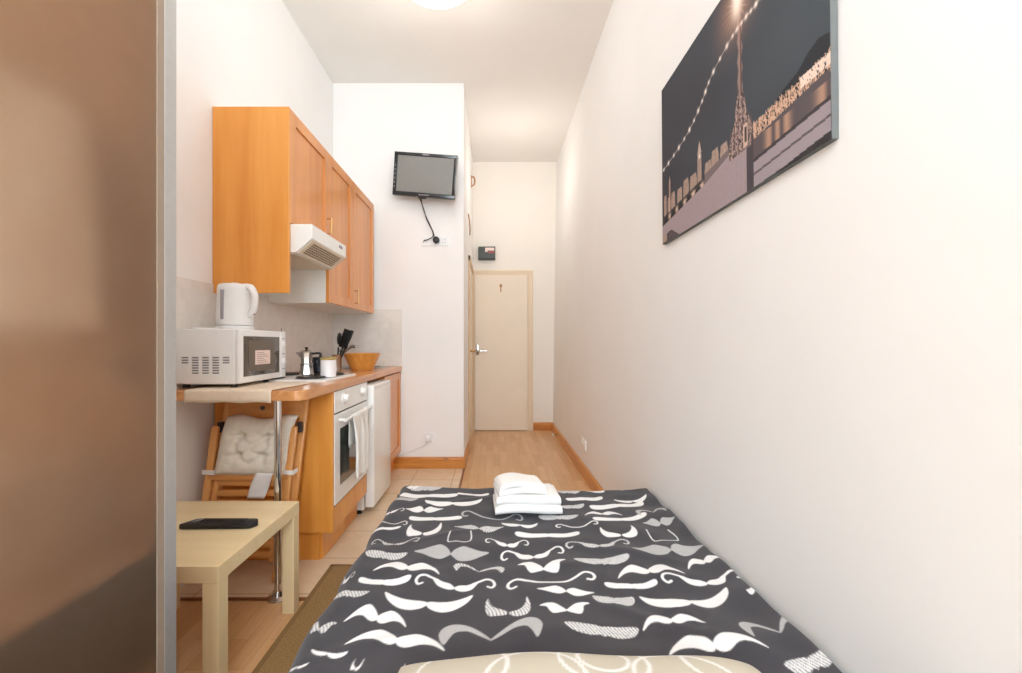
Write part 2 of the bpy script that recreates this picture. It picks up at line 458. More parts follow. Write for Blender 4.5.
# white garment and linen blurred behind the glass
def garment(cx, cy, z0, z1, w, th, seed):
    b = BM(); n, m = 28, 20; r = random.Random(seed)
    rings = []
    for i in range(m + 1):
        f = i / m; z = z1 + (z0 - z1) * f
        ww = w * (.35 + .65 * min(1, f * 6) ** .5) * (.96 + .05 * f)
        ring = []
        for k in range(n):
            a = 2 * PI * k / n
            fold = 1 + .16 * f * math.sin(a * 5 + seed) + .08 * f * math.sin(a * 9 + 2 * seed)
            ring.append(b.verts.new((cx + ww / 2 * math.cos(a) * fold, cy + th / 2 * math.sin(a) * fold, z)))
        rings.append(ring)
    for a_, c_ in zip(rings, rings[1:]):
        for k in range(n): b.faces.new((a_[k], a_[(k + 1) % n], c_[(k + 1) % n], c_[k]))
    b.faces.new(rings[0]); b.faces.new(rings[-1][::-1])
    return b
g1 = obj('garment', garment(-1.0, .90, 1.15, 1.64, .34, .08, 1), M['linen'], None, 60)
tag(g1, 'white garment blurred behind the frosted wardrobe glass', 'clothes')
hb = BM(); tube(hb, [(-1.0, .90, 1.62), (-1.0, .90, 1.72), (-1.0, .92, 1.745), (-1.0, .94, 1.72)], .004, 8)
obj('hanger_hook', hb, M['steel'], g1, 60)
b = BM()
for k in range(4): box(b, -1.12 + .004 * k, -.865 - .006 * k, .70, .97, .682 + k * .05, .73 + k * .05, .018, 3)
tag(obj('folded_linen', b, M['linen'], None, 50), 'stack of white linen on the shelf behind the frosted glass', 'linen')
b = BM(); tube(b, [(-1.0, -.38, 1.73), (-1.0, 1.012, 1.73)], .012, 12, sm=1); obj('rail', b, M['steel'], t, 50)

# ------------------------------------------------------------------ kitchen base units
KF = -.82
KY0 = 2.27
t = thing('oven_cabinet', 'alder oven housing at the near end of the kitchen run', 'cabinet', (-1.1, 2.58, 0))
b = BM(); box(b, XL + .01, KF + .002, KY0, KY0 + .02, .15, .868, .0015); obj('end_panel', b, M['alder'], t)
b = BM(); box(b, XL + .01, KF - .02, 2.868, 2.884, .15, .868); obj('side_panel', b, M['whiteboard'], t)
b = BM(); box(b, XL + .03, KF - .075, KY0 + .02, 2.86, .0, .148); box(b, KF - .079, KF - .06, KY0 + .03, 2.88, 0, .15, .001); box(b, XL + .01, KF - .078, KY0 + .03, KY0 + .048, 0, .15, .001)
obj('plinth', b, M['alder'], t)
b = BM(); box(b, KF - .018, KF + .002, KY0 + .021, 2.884, .152, .272, .0015); obj('lower_panel', b, M['alder'], t)

OY0, OY1 = 2.293, 2.883
t = thing('oven', 'white built-in oven with two round knobs and a dark window', 'oven', (-1.1, 2.588, .276))
b = BM(); box(b, XL + .06, KF - .022, OY0 + .005, OY1 - .02, .276, .866); obj('body', b, M['whiteboard'], t)
b = BM(); box(b, KF - .022, KF + .006, OY0, OY1, .755, .868, .003); cp = obj('control_panel', b, M['enamel'], t)
for ky, kz in ((2.42, .822), (2.76, .824)):
    k = BM(); lathe(k, [(.027, 0), (.027, .006), (.021, .010), (.019, .028), (.016, .031), (.0, .031)], 0, 0, 0, 24)
    bmesh.ops.transform(k, matrix=Matrix.Translation((KF + .006, ky, kz)) @ Matrix.Rotation(PI / 2, 4, 'Y'), verts=k.verts[:])
    obj('knob', k, M['enamel'], cp, 40)
b = BM()
# door built as a frame round the window
dzA, dzB, wy0, wy1, wz0, wz1 = .282, .748, OY0 + .075, OY1 - .075, .36, .665
for a in ((OY0, OY1, dzA, wz0), (OY0, OY1, wz1, dzB), (OY0, wy0, wz0, wz1), (wy1, OY1, wz0, wz1)):
    box(b, KF - .02, KF + .006, *a)
dd = obj('door', b, M['enamel'], t)
b = BM(); box(b, KF - .006, KF + .003, wy0, wy1, wz0, wz1); obj('window', b, M['ovenglass'], dd)
b = BM()
tube(b, [(KF + .042, OY0 + .05, .712), (KF + .042, OY1 - .05, .712)], .0095, 12, sm=1)
for y in (OY0 + .07, OY1 - .07): tube(b, [(KF + .004, y, .712), (KF + .042, y, .712)], .008, 10, sm=1)
obj('handle', b, M['enamel'], dd, 50)
obj('seal', box(BM(), KF - .015, KF + .002, OY0, OY1, .274, .282), M['blackmetal'], t)
obj('seal', box(BM(), KF - .015, KF + .0, OY0, OY1, .748, .755), M['blackmetal'], t)

# tea towel over the oven handle
b = BM(); ny, nz = 36, 40
ty0, ty1 = 2.44, 2.715
path = []
for k in range(nz + 1):
    f = k / nz
    if f < .44: path.append((.0535, .705 - (.44 - f) / .44 * .335))
    elif f < .56:
        a = (f - .44) / .12 * PI; path.append((.042 + .0125 * math.cos(a), .712 + .0125 * math.sin(a)))
    else: path.append((.0295, .705 - (f - .56) / .44 * .16))
G = []
for i in range(ny + 1):
    f = i / ny; row = []
    for k, (px_, pz_) in enumerate(path):
        hang = max(0, .70 - pz_)
        w = .016 * math.sin(f * 13 + 1) + .010 * math.sin(f * 23)
        front = k < .5 * nz
        x = KF + px_ + (max(0, w) * min(1, hang * 9) if front else 0)
        y = ty0 + (ty1 - ty0) * f + hang * .06 * (.5 - f) + .004 * math.sin(pz_ * 40 + f * 5)
        z = pz_ - (.02 * f if front and hang > .2 else 0)
        row.append(b.verts.new((x, y, z)))
    G.append(row)
for i in range(ny):
    for k in range(nz): b.faces.new((G[i][k], G[i + 1][k], G[i + 1][k + 1], G[i][k + 1]))
tw = tag(obj('tea_towel', b, M['teatowel'], None, 80), 'white tea towel hung over the oven handle', 'towel')
sm = tw.modifiers.new('thickness', 'SOLIDIFY'); sm.thickness = .003; sm.offset = 0

# fridge
FY0, FY1 = 2.892, 3.362
t = thing('fridge', 'white undercounter fridge between the oven and the end cupboard', 'fridge', (-1.1, 3.12, 0))
b = BM(); box(b, XL + .06, KF - .02, FY0 + .002, FY1, .03, .845, .006); obj('body', b, M['enamel'], t)
b = BM(); box(b, KF - .012, KF + .048, FY0 - .002, FY1, .05, .846, .010, 3); fd = obj('door', b, M['enamel'], t, 40)
b = BM(); box(b, KF + .046, KF + .0485, FY0 + .04, FY1 - .04, .815, .83, .001); obj('grip_recess', b, M['whiteplastic'], fd)
for y in (FY0 + .03, FY1 - .04):
    b = BM(); lathe(b, [(.02, 0), (.02, .012), (.012, .014), (.012, .032)], KF - .06, y, 0, 16); obj('foot', b, M['black'], t, 40)

def shaker_door(name, parent, x, y0, y1, z0, z1, mat, fr=.062, th=.02):
    b = BM()
    x0 = x - th
    for a in ((y0, y0 + fr, z0, z1), (y1 - fr, y1, z0, z1), (y0 + fr, y1 - fr, z0, z0 + fr), (y0 + fr, y1 - fr, z1 - fr, z1)):
        box(b, x0, x, *a, .0012)
    dd = obj(name, b, mat, parent)
    b = BM(); box(b, x0 + .003, x - .009, y0 + fr - .002, y1 - fr + .002, z0 + fr - .002, z1 - fr + .002)
    obj('panel', b, mat, dd)
    return dd
def bar_handle(parent, x, y, z0, z1, mat):
    b = BM()
    tube(b, [(x + .03, y, z0), (x + .03, y, z1)], .0045, 10, sm=1)
    for z in (z0 + .004, z1 - .004): tube(b, [(x, y, z), (x + .03, y, z)], .004, 8, sm=1)
    return obj('handle', b, mat, parent, 50)

t = thing('base_cupboard', 'alder base cupboard at the far end beside the white fridge', 'cupboard', (-1.1, 3.67, 0))
b = BM(); box(b, XL + .01, KF - .021, 3.37, 3.386, .15, .868); box(b, XL + .01, KF - .021, YP - .026, YP - .01, .15, .868); box(b, XL + .01, KF - .021, 3.37, YP - .01, .15, .166)
obj('carcass', b, M['alder'], t)
shaker_door('door', t, KF, 3.372, YP - .012, .155, .862, M['alderdoor'])
b = BM(); box(b, KF - .079, KF - .06, 3.37, YP - .0205, 0, .15, .001); obj('plinth', b, M['alder'], t)

# worktop with rounded corner
WT0, WT1, WY = .872, .915, 1.90
pts = [(XL, WY), (KF - .04, WY)]
for k in range(1, 7):
    a = -PI / 2 + k / 6 * PI / 2
    pts.append((KF - .04 + .05 * math.cos(a), WY + .05 + .05 * math.sin(a)))
pts += [(KF + .01, YP - .009), (XL + .009, YP - .009), (XL + .009, WY)]
pts = pts[1:]
b = BM(); prism(b, pts, 'z', WT0, WT1, .003)
tag(obj('worktop', b, M['worktop']), 'long beech worktop running over the kitchen base units', 'worktop')
t = thing('support_leg', 'chrome pole leg holding up the near end of worktop', 'leg', (-.945, 1.955, 0))
b = BM(); tube(b, [(-.945, 1.955, .006), (-.945, 1.955, WT0)], .0155, 20, sm=1); obj('pole', b, M['chrome'], t, 50)
b = BM(); lathe(b, [(.044, 0), (.044, .004), (.026, .012), (.02, .03), (.0, .03)], -.945, 1.955, 0.0, 28); obj('flange', b, M['steel'], t, 40)

# cream cloth on the near end
b = BM(); x0, x1 = -1.315, -.945; n = 30
path = [(WY - .0045, WT0 - .006), (WY - .005, WT0 + .01), (WY - .005, WT1 - .006), (WY - .002, WT1 + .001), (WY + .006, WT1 + .003)] + [(WY + .006 + k * .036, WT1 + .003) for k in range(1, 11)]
G = []
for i in range(n + 1):
    f = i / n
    G.append([b.verts.new((x0 + (x1 - x0) * f + (.035 * max(0, (yy - WY)) / .36 if i == n else 0), yy, zz + (.002 * math.sin(f * 17) if zz < WT0 else 0))) for yy, zz in path])
for i in range(n):
    for k in range(len(path) - 1): b.faces.new((G[i][k], G[i + 1][k], G[i + 1][k + 1], G[i][k + 1]))
cl = tag(obj('table_cloth', b, M['cloth'], None, 60), 'cream cloth draped over the end of worktop under the microwave', 'cloth')
sm = cl.modifiers.new('thickness', 'SOLIDIFY'); sm.thickness = .002; sm.offset = 1

# hob
t = thing('hob', 'white electric hob with dark hotplates set in the worktop', 'hob', (-1.13, 2.56, WT1))
b = BM(); box(b, -1.38, -.875, 2.32, 2.84, WT1 - .01, WT1 + .012, .004); obj('hob_top', b, M['enamel'], t)
for (hx, hy, r) in ((-1.0, 2.45, .075), (-1.0, 2.70, .09), (-1.25, 2.45, .09), (-1.25, 2.70, .075)):
    b = BM(); lathe(b, [(r + .006, 0), (r + .005, .003), (r, .004), (r, .010), (r - .006, .012), (.03, .012), (.028, .010), (0, .010)], hx, hy, WT1 + .012, 32)
    obj('hotplate', b, M['blackmetal'], t, 35)

# ------------------------------------------------------------------ wall cabinets and hood
CF, CZ0, CZ1, HZ = -1.04, 1.375, 2.324, 1.737
t = thing('wall_cabinet', 'alder wall cabinet with full height end panel above the cooker hood', 'cabinet', (-1.2, 2.54, CZ0))
b = BM(); box(b, XL + .002, CF + .001, 2.265, 2.285, CZ0, CZ1, .0015); obj('side_panel', b, M['alder'], t)
b = BM(); box(b, XL + .002, CF - .022, 2.286, 2.80, HZ, CZ1 - .001); box(b, XL + .002, CF - .022, 2.80, 2.818, HZ, CZ1 - .001); obj('carcass', b, M['whiteboard'], t)
dd = shaker_door('door', t, CF, 2.287, 2.816, HZ + .004, CZ1, M['alderdoor'])
bar_handle(dd, CF, 2.785, 1.80, 1.90, M['brass'])
def wallcab(y0, y1, label, handle_y):
    t = thing('wall_cabinet', label, 'cabinet', (-1.2, (y0 + y1) / 2, CZ0))
    b = BM(); box(b, XL + .002, CF - .021, y0, y1, CZ0, CZ1 - .001); obj('carcass', b, M['whiteboard'], t)
    dd = shaker_door('door', t, CF, y0 + .002, y1 - .002, CZ0 + .002, CZ1, M['alderdoor'])
    if handle_y: bar_handle(dd, CF, handle_y, 1.415, 1.515, M['brass'])
    return t
wallcab(2.82, 3.305, 'middle alder wall cabinet between the hood cabinet and the end one', None)
wallcab(3.307, 3.885, 'alder wall cabinet with bar handle nearest to the television wall', 3.34)

t = thing('cooker_hood', 'white cooker hood with slotted filter under the wall cabinet', 'hood', (-1.15, 2.56, 1.586))
HY0, HY1 = 2.289, 2.816
HF = -.93
b = BM(); prism(b, [(XL + .01, 1.586), (-1.014, 1.586), (HF, 1.66), (HF, 1.733), (XL + .01, 1.733)], 'y', HY0, HY1, .004)
obj('housing', b, M['enamel'], t)
dirv = Vector((HF + 1.014, 0, 1.66 - 1.586)).normalized(); nrm = Vector((dirv.z, 0, -dirv.x))
A0 = Vector((-1.014, 0, 1.586))
def onslope(u, y, o): 
    p = A0 + dirv * u + nrm * o; p.y = y; return p
b = BM()
def slope_rect(b, u0, u1, y0, y1, o0, o1):
    vs = [b.verts.new(onslope(u, y, o)) for o in (o0, o1) for (u, y) in ((u0, y0), (u1, y0), (u1, y1), (u0, y1))]
    for f in ((0, 1, 2, 3), (4, 5, 6, 7), (0, 1, 5, 4), (1, 2, 6, 5), (2, 3, 7, 6), (3, 0, 4, 7)): b.faces.new([vs[i] for i in f])
slope_rect(b, .006, .106, HY0 + .02, HY1 - .02, -.001, .004)
fl = obj('filter_plate', b, M['grille'], t)
b = BM()
for i in range(6):
    for j in range(15):
        y = HY0 + .055 + j * .0275
        slope_rect(b, .016 + i * .0132, .024 + i * .0132, y, y + .019, .003, .0055)
obj('filter_slots', b, M['slotdark'], fl)
b = BM()
for k in range(26): box(b, XL + .03, -1.03, HY0 + .015 + k * .0195, HY0 + .024 + k * .0195, 1.580, 1.587)
obj('under_ribs', b, M['grille'], t)
b = BM()
for y in (2.69, 2.72): box(b, HF - .001, HF + .006, y, y + .016, 1.695, 1.712, .002)
obj('switch', b, M['greyplastic'], t)

# ------------------------------------------------------------------ microwave and kettle
MZ = WT1 + .006
t = thing('microwave', 'white microwave oven with dark door window and pink note', 'microwave', (-1.27, 2.2, MZ))
mx0, mx1, my0, my1, mz0, mz1 = -1.418, -1.152, 1.985, 2.43, MZ + .014, MZ + .262
b = BM(); box(b, mx0, mx1, my0, my1, mz0, mz1, .006, 3); obj('body', b, M['whiteplastic'], t, 40)
b = BM(); box(b, mx1 + .001, mx1 + .022, my0 + .002, my1 - .062, mz0 + .002, mz1 - .002, .006, 3); dd = obj('door', b, M['whiteplastic'], t, 40)
b = BM(); box(b, mx1 + .018, mx1 + .0235, my0 + .03, my1 - .078, mz0 + .031, mz1 - .031, .002); wn = obj('window', b, M['mwglass'], dd)
b = BM(); box(b, mx1 + .0235, mx1 + .0242, my0 + .07, my1 - .135, mz0 + .05, mz1 - .05); obj('mesh_screen', b, M['mwinner'], wn)
b = BM(); box(b, mx1 + .0242, mx1 + .0252, my0 + .125, my0 + .265, mz0 + .082, mz0 + .15); nt = obj('note', b, M['label'], wn, label='pink printed note')
b = BM()
for k in range(6): box(b, mx1 + .0252, mx1 + .0255, my0 + .14, my0 + .245 - (k % 3) * .02, mz0 + .09 + k * .0095, mz0 + .0925 + k * .0095)
obj('printed_lines', b, M['ink'], nt)
b = BM(); box(b, mx1 + .001, mx1 + .022, my1 - .060, my1 - .002, mz0 + .002, mz1 - .002, .006, 3); cp = obj('control_panel', b, M['whiteplastic'], t, 40)
for kz in (.175, .085):
    k = BM(); lathe(k, [(.018, 0), (.018, .003), (.015, .005), (.014, .009), (0, .009)], 0, 0, 0, 24)
    box(k, -.003, .003, -.012, .012, .007, .012, .001)
    bmesh.ops.transform(k, matrix=Matrix.Translation((mx1 + .022, my1 - .031, mz0 + kz)) @ Matrix.Rotation(PI / 2, 4, 'Y'), verts=k.verts[:])
    obj('knob', k, M['whiteplastic'], cp, 40)
for kz in (.205, .125, .045): obj('panel_mark', box(BM(), mx1 + .0215, mx1 + .0226, my1 - .046, my1 - .018, mz0 + kz, mz0 + kz + .005), M['greyplastic'], cp)
b = BM()
for c, rows in enumerate((3, 7, 7, 7, 3)):
    for r in range(rows):
        x = mx0 + .03 + c * .046
        z = mz0 + .117 - r * .0115
        box(b, x, x + .028, my0 - .0015, my0 + .002, z, z + .0055)
obj('vent_slots', b, M['greyslot'], t)
for fx in (mx0 + .03, mx1 - .02):
    for fy in (my0 + .03, my0 + .31):
        b = BM(); lathe(b, [(.014, 0), (.014, .012), (.010, .016)], fx, fy, MZ - .001, 14); obj('foot', b, M['black'], t, 40)
MT = mz1

kx, ky = -1.275, 2.2
t = thing('kettle', 'white plastic jug kettle standing on the microwave', 'kettle', (kx, ky, MT))
b = BM(); lathe(b, [(.082, 0), (.084, .004), (.084, .018), (.078, .022), (0, .022)], kx, ky, MT, 40); obj('power_base', b, M['whiteplastic'], t, 40)
b = BM(); lathe(b, [(.080, .024), (.082, .03), (.081, .09), (.079, .15), (.077, .20), (.075, .216), (.068, .224), (0, .226)], kx, ky, MT, 48, cap=True)
bd = obj('jug', b, M['whiteplastic'], t, 40)
b = BM(); prism(b, [(kx - .05, MT + .178), (kx - .098, MT + .217), (kx - .05, MT + .222)], 'y', ky - .02, ky + .02, .004); bmesh.ops.rotate(b, verts=b.verts[:], cent=(kx, ky, 0), matrix=Matrix.Rotation(2.2 - PI, 3, 'Z')); obj('spout', b, M['whiteplastic'], bd, 40)
b = BM(); tube(b, [(kx + .055, ky, MT + .212), (kx + .090, ky, MT + .206), (kx + .110, ky, MT + .170), (kx + .110, ky, MT + .120), (kx + .096, ky, MT + .085), (kx + .074, ky, MT + .072)], [.018, .018, .016, .015, .014, .013], 14, sm=6)
bmesh.ops.rotate(b, verts=b.verts[:], cent=(kx, ky, 0), matrix=Matrix.Rotation(-.20, 3, 'Z'))
hd = obj('handle', b, M['whiteplastic'], t, 60)
b = BM(); box(b, kx + .094, kx + .108, ky - .008 - .018, ky + .008 - .018, MT + .074, MT + .09, .003); obj('switch', b, M['greyplastic'], hd)
b = BM(); ang = -1.76
for sgn in (0,):
    cxg, cyg = kx + .080 * math.cos(ang), ky + .0785 * math.sin(ang)
    k = BM(); box(k, -.007, .007, -.008, .004, .05, .192, .002)
    bmesh.ops.transform(k, matrix=Matrix.Translation((cxg, cyg, MT)) @ Matrix.Rotation(ang - PI / 2 + PI, 4, 'Z'), verts=k.verts[:])
    merge(b, k)
obj('water_gauge', b, M['greyplastic'], bd)
b = BM(); lathe(b, [(.06, 0), (.062, .004), (.02, .008), (.014, .012), (0, .012)], kx, ky, MT + .222, 32); obj('lid', b, M['whiteplastic'], t, 40)
b = BM()
tube(b, [(-1.30, 2.14, MT + .006), (-1.33, 2.06, MT + .005), (-1.365, 2.03, MT + .005), (-1.40, 2.07, MT + .005), (-1.405, 2.16, MT + .005), (-1.405, 2.28, MT + .005), (-1.415, 2.42, MT + .004)], .0035, 8)
obj('power_cord', b, M['whiteplastic'], t, 60)

# ------------------------------------------------------------------ things along the worktop
HT = WT1 + .024
mxx, myy = -1.06, 2.53
HT2 = HT
t = thing('moka_pot', 'steel moka coffee pot on the hob', 'coffee pot', (mxx, myy, HT))
n8 = 8
b = BM(); lathe(b, [(.040, 0), (.042, .004), (.034, .055), (.036, .06), (.036, .066), (.031, .07)], mxx, myy, HT, n8); obj('boiler', b, M['steel'], t, 20)
b = BM(); lathe(b, [(.031, .07), (.030, .075), (.038, .125), (.0385, .128)], mxx, myy, HT, n8)
prism(b, [(mxx - .034, HT + .10), (mxx - .058, HT + .128), (mxx - .03, HT + .128)], 'y', myy - .012, myy + .012); obj('jug', b, M['steel'], t, 20)
b = BM(); lathe(b, [(.039, .128), (.03, .137), (.012, .142), (0, .143)], mxx, myy, HT, n8); ld = obj('lid', b, M['steel'], t, 20)
b = BM(); lathe(b, [(.004, .142), (.009, .15), (.008, .158), (0, .16)], mxx, myy, HT, 14); obj('knob', b, M['black'], ld, 40)
b = BM(); tube(b, [(mxx + .034, myy, HT + .12), (mxx + .075, myy, HT + .122), (mxx + .078, myy, HT + .10), (mxx + .068, myy, HT + .06), (mxx + .062, myy, HT + .045)], [.006, .007, .008, .008, .005], 10); obj('handle', b, M['black'], t, 50)

t = thing('mug', 'dark blue mug on the hob behind the moka pot', 'mug', (-1.06, 2.72, HT))
b = BM(); lathe(b, [(.036, 0), (.042, .004), (.043, .09), (.043, .094), (.039, .094), (.038, .012), (0, .010)], -1.06, 2.72, HT, 32); obj('cup', b, M['navy'], t, 40)
b = BM(); tube(b, [(-1.10, 2.72, HT + .078), (-1.128, 2.72, HT + .07), (-1.132, 2.72, HT + .045), (-1.102, 2.72, HT + .022)], .006, 10); obj('handle', b, M['navy'], t, 50)

cx_, cy_ = -.925, 2.50
t = thing('canister', 'white ceramic canister with gold rimmed lid on the hob', 'canister', (cx_, cy_, HT))
b = BM(); lathe(b, [(.038, 0), (.042, .003), (.042, .095), (.039, .097), (0, .097)], cx_, cy_, HT - .010, 36); obj('pot', b, M['canister'], t, 40)
b = BM(); lathe(b, [(.0425, .097), (.0435, .099), (.0435, .108), (.041, .110), (0, .110)], cx_, cy_, HT - .010, 36); obj('lid', b, M['bamboolid'], t, 40)

ux, uy = -1.125, 3.2
t = thing('utensil_holder', 'steel utensil pot behind the wooden bowl', 'holder', (ux, uy, WT1))
b = BM(); lathe(b, [(.030, 0), (.033, .003), (.033, .118), (.035, .121), (.031, .121), (.029, .01), (0, .008)], ux, uy, WT1, 28); obj('pot', b, M['steel'], t, 40)
def utensil(name, label, cat, base, top, kind):
    base, top = Vector(base), Vector(top)
    t = thing(name, label, cat, base, 'black kitchen utensils')
    d = (top - base)
    b = BM(); tube(b, [base, base + d * .6], .0065, 8, sm=1); obj('handle', b, M['black'], t, 50)
    b = BM()
    if kind == 'spatula':
        slab(b, base + d * .55, top, .07, .004, (1, -.2, 0), .0015)
    elif kind == 'spoon':
        lathe(b, [(0, -.045), (.02, -.038), (.033, -.012), (.035, .01), (.026, .036), (0, .045)], 0, 0, 0, 20, 1, .35)
        rot = d.to_track_quat('Z', 'Y').to_matrix().to_4x4()
        bmesh.ops.transform(b, matrix=Matrix.Translation(base + d * .82) @ rot, verts=b.verts[:])
    else:
        tube(b, [base + d * .55, base + d * .8, top], [.006, .014, .012], 10)
    obj('head', b, M['black'], t, 50)
utensil('slotted_spoon', 'black plastic spoon with broad head in the steel pot', 'spoon', (ux + .004, uy - .012, WT1 + .012), (ux + .028, uy - .012, WT1 + .285), 'spoon')
utensil('spatula', 'black spatula leaning out of the steel pot', 'spatula', (ux - .012, uy + .006, WT1 + .012), (ux + .085, uy + .006, WT1 + .30), 'spatula')
utensil('serving_utensil', 'thin black handled utensil leaning furthest from the steel pot', 'utensil', (ux - .01, uy + .02, WT1 + .012), (ux + .108, uy + .022, WT1 + .295), 'rod')

# wooden bowl
bx, by = -.978, 3.325
t = tag(obj('salad_bowl', lathe(BM(), [(.072, 0), (.077, .003), (.08, .01), (.136, .122), (.138, .128), (.134, .129), (.128, .122), (.075, .02), (.06, .012), (0, .012)], bx, by, WT1, 48), M['bowl'], None, 35),
        'conical bamboo salad bowl on the worktop', 'bowl')

# sink and tap
t = thing('sink', 'steel sink set into the far end of the worktop', 'sink', (-1.13, 3.66, WT1))
b = BM()
for a in ((-1.38, -.90, 3.49, 3.53), (-1.38, -.90, 3.84, 3.88), (-1.38, -1.20, 3.53, 3.84), (-.95, -.90, 3.53, 3.84)): box(b, a[0], a[1], a[2], a[3], WT1 - .001, WT1 + .005, .002)
obj('rim', b, M['steel'], t)
b = BM(); box(b, -1.20, -.95, 3.53, 3.84, WT1 - .0005, WT1 + .001); obj('basin', b, M['blackmetal'], t)
t = thing('tap', 'steel mixer tap behind the wooden bowl', 'tap', (-1.25, 3.62, WT1))
b = BM(); lathe(b, [(.028, 0), (.028, .006), (.02, .012), (.018, .11), (0, .112)], -1.25, 3.62, WT1, 20); obj('tap_body', b, M['steel'], t, 40)
b = BM(); tube(b, [(-1.25, 3.62, WT1 + .09), (-1.21, 3.62, WT1 + .135), (-1.16, 3.62, WT1 + .172), (-1.12, 3.62, WT1 + .176), (-1.112, 3.62, WT1 + .16)], [.014, .013, .012, .012, .012], 12); obj('spout', b, M['steel'], t, 50)
b = BM(); tube(b, [(-1.25, 3.62, WT1 + .112), (-1.25, 3.62, WT1 + .14), (-1.21, 3.61, WT1 + .16)], [.014, .012, .006], 10); obj('lever', b, M['steel'], t, 50)
# cord down the tiles
b = BM(); tube(b, [(XL + .012, 2.98, 1.22), (XL + .012, 2.99, 1.12), (XL + .012, 3.03, 1.0), (XL + .014, 3.04, WT1 + .004)], .0025, 6)
tag(obj('hanging_cord', b, M['greyplastic'], None, 60), 'thin pale cord hanging down the tiles behind the moka pot', 'cord')

# ------------------------------------------------------------------ folding chair leaning under the worktop
t = thing('folding_chair', 'folded pine chair with slatted seat leaning under the worktop', 'chair', (-1.17, 2.14, 0))
def chairp(u, z, d=0):
    """u 0..1 across, z height along the lean, d towards the eye"""
    f = z / .86
    xl = -1.395 + .068 * f; w = .415
    return Vector((xl + u * w, 2.13 + .085 * f - d, z))
for s in (0, 1):
    u = .045 if s == 0 else .955
    slab(b := BM(), chairp(u, .005), chairp(u, .855), .036, .022, (1, 0, 0), .006); obj('back_leg', b, M['chairpine'], t, 40)
    slab(b := BM(), chairp(u - .04, .005, .055), chairp(u - .04, .72, .055), .036, .022, (1, 0, 0), .008); obj('front_leg', b, M['chairpine'], t, 40)
    b = BM(); k = chairp(u + (.0 if s else -.02), .715, .03); box(b, k.x - .012, k.x + .012, k.y - .012, k.y + .016, k.z - .03, k.z + .02, .003); obj('hinge', b, M['blackmetal'], t)
slab(b := BM(), chairp(.06, .795, .004), chairp(.94, .795, .004), .088, .016, (0, .1, 1), .003); r_ = obj('top_rail', b, M['chairslat'], t, 40)
b = BM(); lathe(b, [(.011, 0), (.011, .004), (0, .004)], 0, 0, 0, 16)
p_ = chairp(.47, .80, .0125); bmesh.ops.transform(b, matrix=Matrix.Translation(p_) @ Matrix.Rotation(PI / 2, 4, 'X'), verts=b.verts[:]); obj('hanging_hole', b, M['blackmetal'], r_)
slab(b := BM(), chairp(.0, .485, .058), chairp(.93, .485, .058), .034, .018, (0, .1, 1), .004); obj('cross_rail', b, M['chairslat'], t, 40)
for u in (.085, .83):
    slab(b := BM(), chairp(u, .09, .04), chairp(u, .47, .04), .03, .02, (1, 0, 0), .004); obj('seat_rail', b, M['chairpine'], t, 40)
for k in range(8):
    z = .452 - k * .047
    slab(b := BM(), chairp(.10, z, .046), chairp(.82, z, .046), .03, .012, (0, .1, 1), .003); obj('seat_slat', b, M['chairslat'], t, 40)
# cushion
t = thing('chair_cushion', 'tufted cream cushion tied to the folded pine chair', 'cushion', chairp(.47, .60, .06))
b = BM(); n = 44
V = [[[None] * (n + 1) for _ in range(n + 1)] for _ in range(2)]
tufts = [(.33, .36), (.67, .36), (.33, .68), (.67, .68)]
for s in (0, 1):
    for i in range(n + 1):
        for j in range(n + 1):
            if s == 1 and (i in (0, n) or j in (0, n)):
                V[1][i][j] = V[0][i][j]; continue
            u, v = i / n, j / n
            edge = (1 - abs(2 * u - 1) ** 4) * (1 - abs(2 * v - 1) ** 4)
            th = .056 * edge ** .5
            for (a, c) in tufts:
                dd_ = math.hypot(u - a, v - c)
                th -= .036 * math.exp(-(dd_ / .06) ** 2) * (1 if s == 0 else .3)
                an = math.atan2(v - c, u - a)
                th -= .011 * math.exp(-(dd_ / .19) ** 2) * (.5 + .5 * math.cos(an * 5 + a * 9)) ** 2
            th += .005 * noise.noise(Vector((u * 7, v * 7, 3)))
            uL, uR = .055 + .06 * v, .87 + .06 * v
            uu = uL + u * (uR - uL) + .02 * math.sin(v * 7) * (1 if i in (0, n) else .3)
            zz = .49 + v * .275 + .01 * math.sin(u * 9) * v
            p = chairp(uu, zz, .052)
            p.y += (-th if s == 0 else th * .45)
            V[s][i][j] = b.verts.new(p)
for s in (0, 1):
    for i in range(n):
        for j in range(n):
            q = [V[s][i][j], V[s][i + 1][j], V[s][i + 1][j + 1], V[s][i][j + 1]]
            if len(set(q)) == 4:
                try: b.faces.new(q)
                except ValueError: pass
cu = obj('cushion_pad', b, M['cushion'], t, 80)
for (u0, u1) in ((-.05, .10), (.85, .99)):
    b = BM(); p0, p1 = chairp(u0, .508, .076), chairp(u1, .508, .082)
    slab(b, p0, p1, .022, .003, (0, 0, 1), .001)
    slab(b, chairp(u0 - .002 if u0 < 0 else u1, .508, .03), p0 if u0 < 0 else p1, .022, .003, (0, 0, 1), .001)
    obj('tie', b, M['linen'], t)
# paper tag
b = BM(); n = 10; G = []
for i in range(n + 1):
    f = i / n
    row = []
    for j in range(5):
        g = j / 4
        p = chairp(.575 + g * .20 - f * .075, .508 - f * .118, .084 + .008 * math.sin(f * 4 + g * 2))
        row.append(b.verts.new(p))
    G.append(row)
for i in range(n):
    for j in range(4): b.faces.new((G[i][j], G[i + 1][j], G[i + 1][j + 1], G[i][j + 1]))
pt = tag(obj('paper_tag', b, M['paper'], None, 60), 'white paper care tag hanging in front of the chair slats', 'tag')
sm = pt.modifiers.new('thickness', 'SOLIDIFY'); sm.thickness = .0015
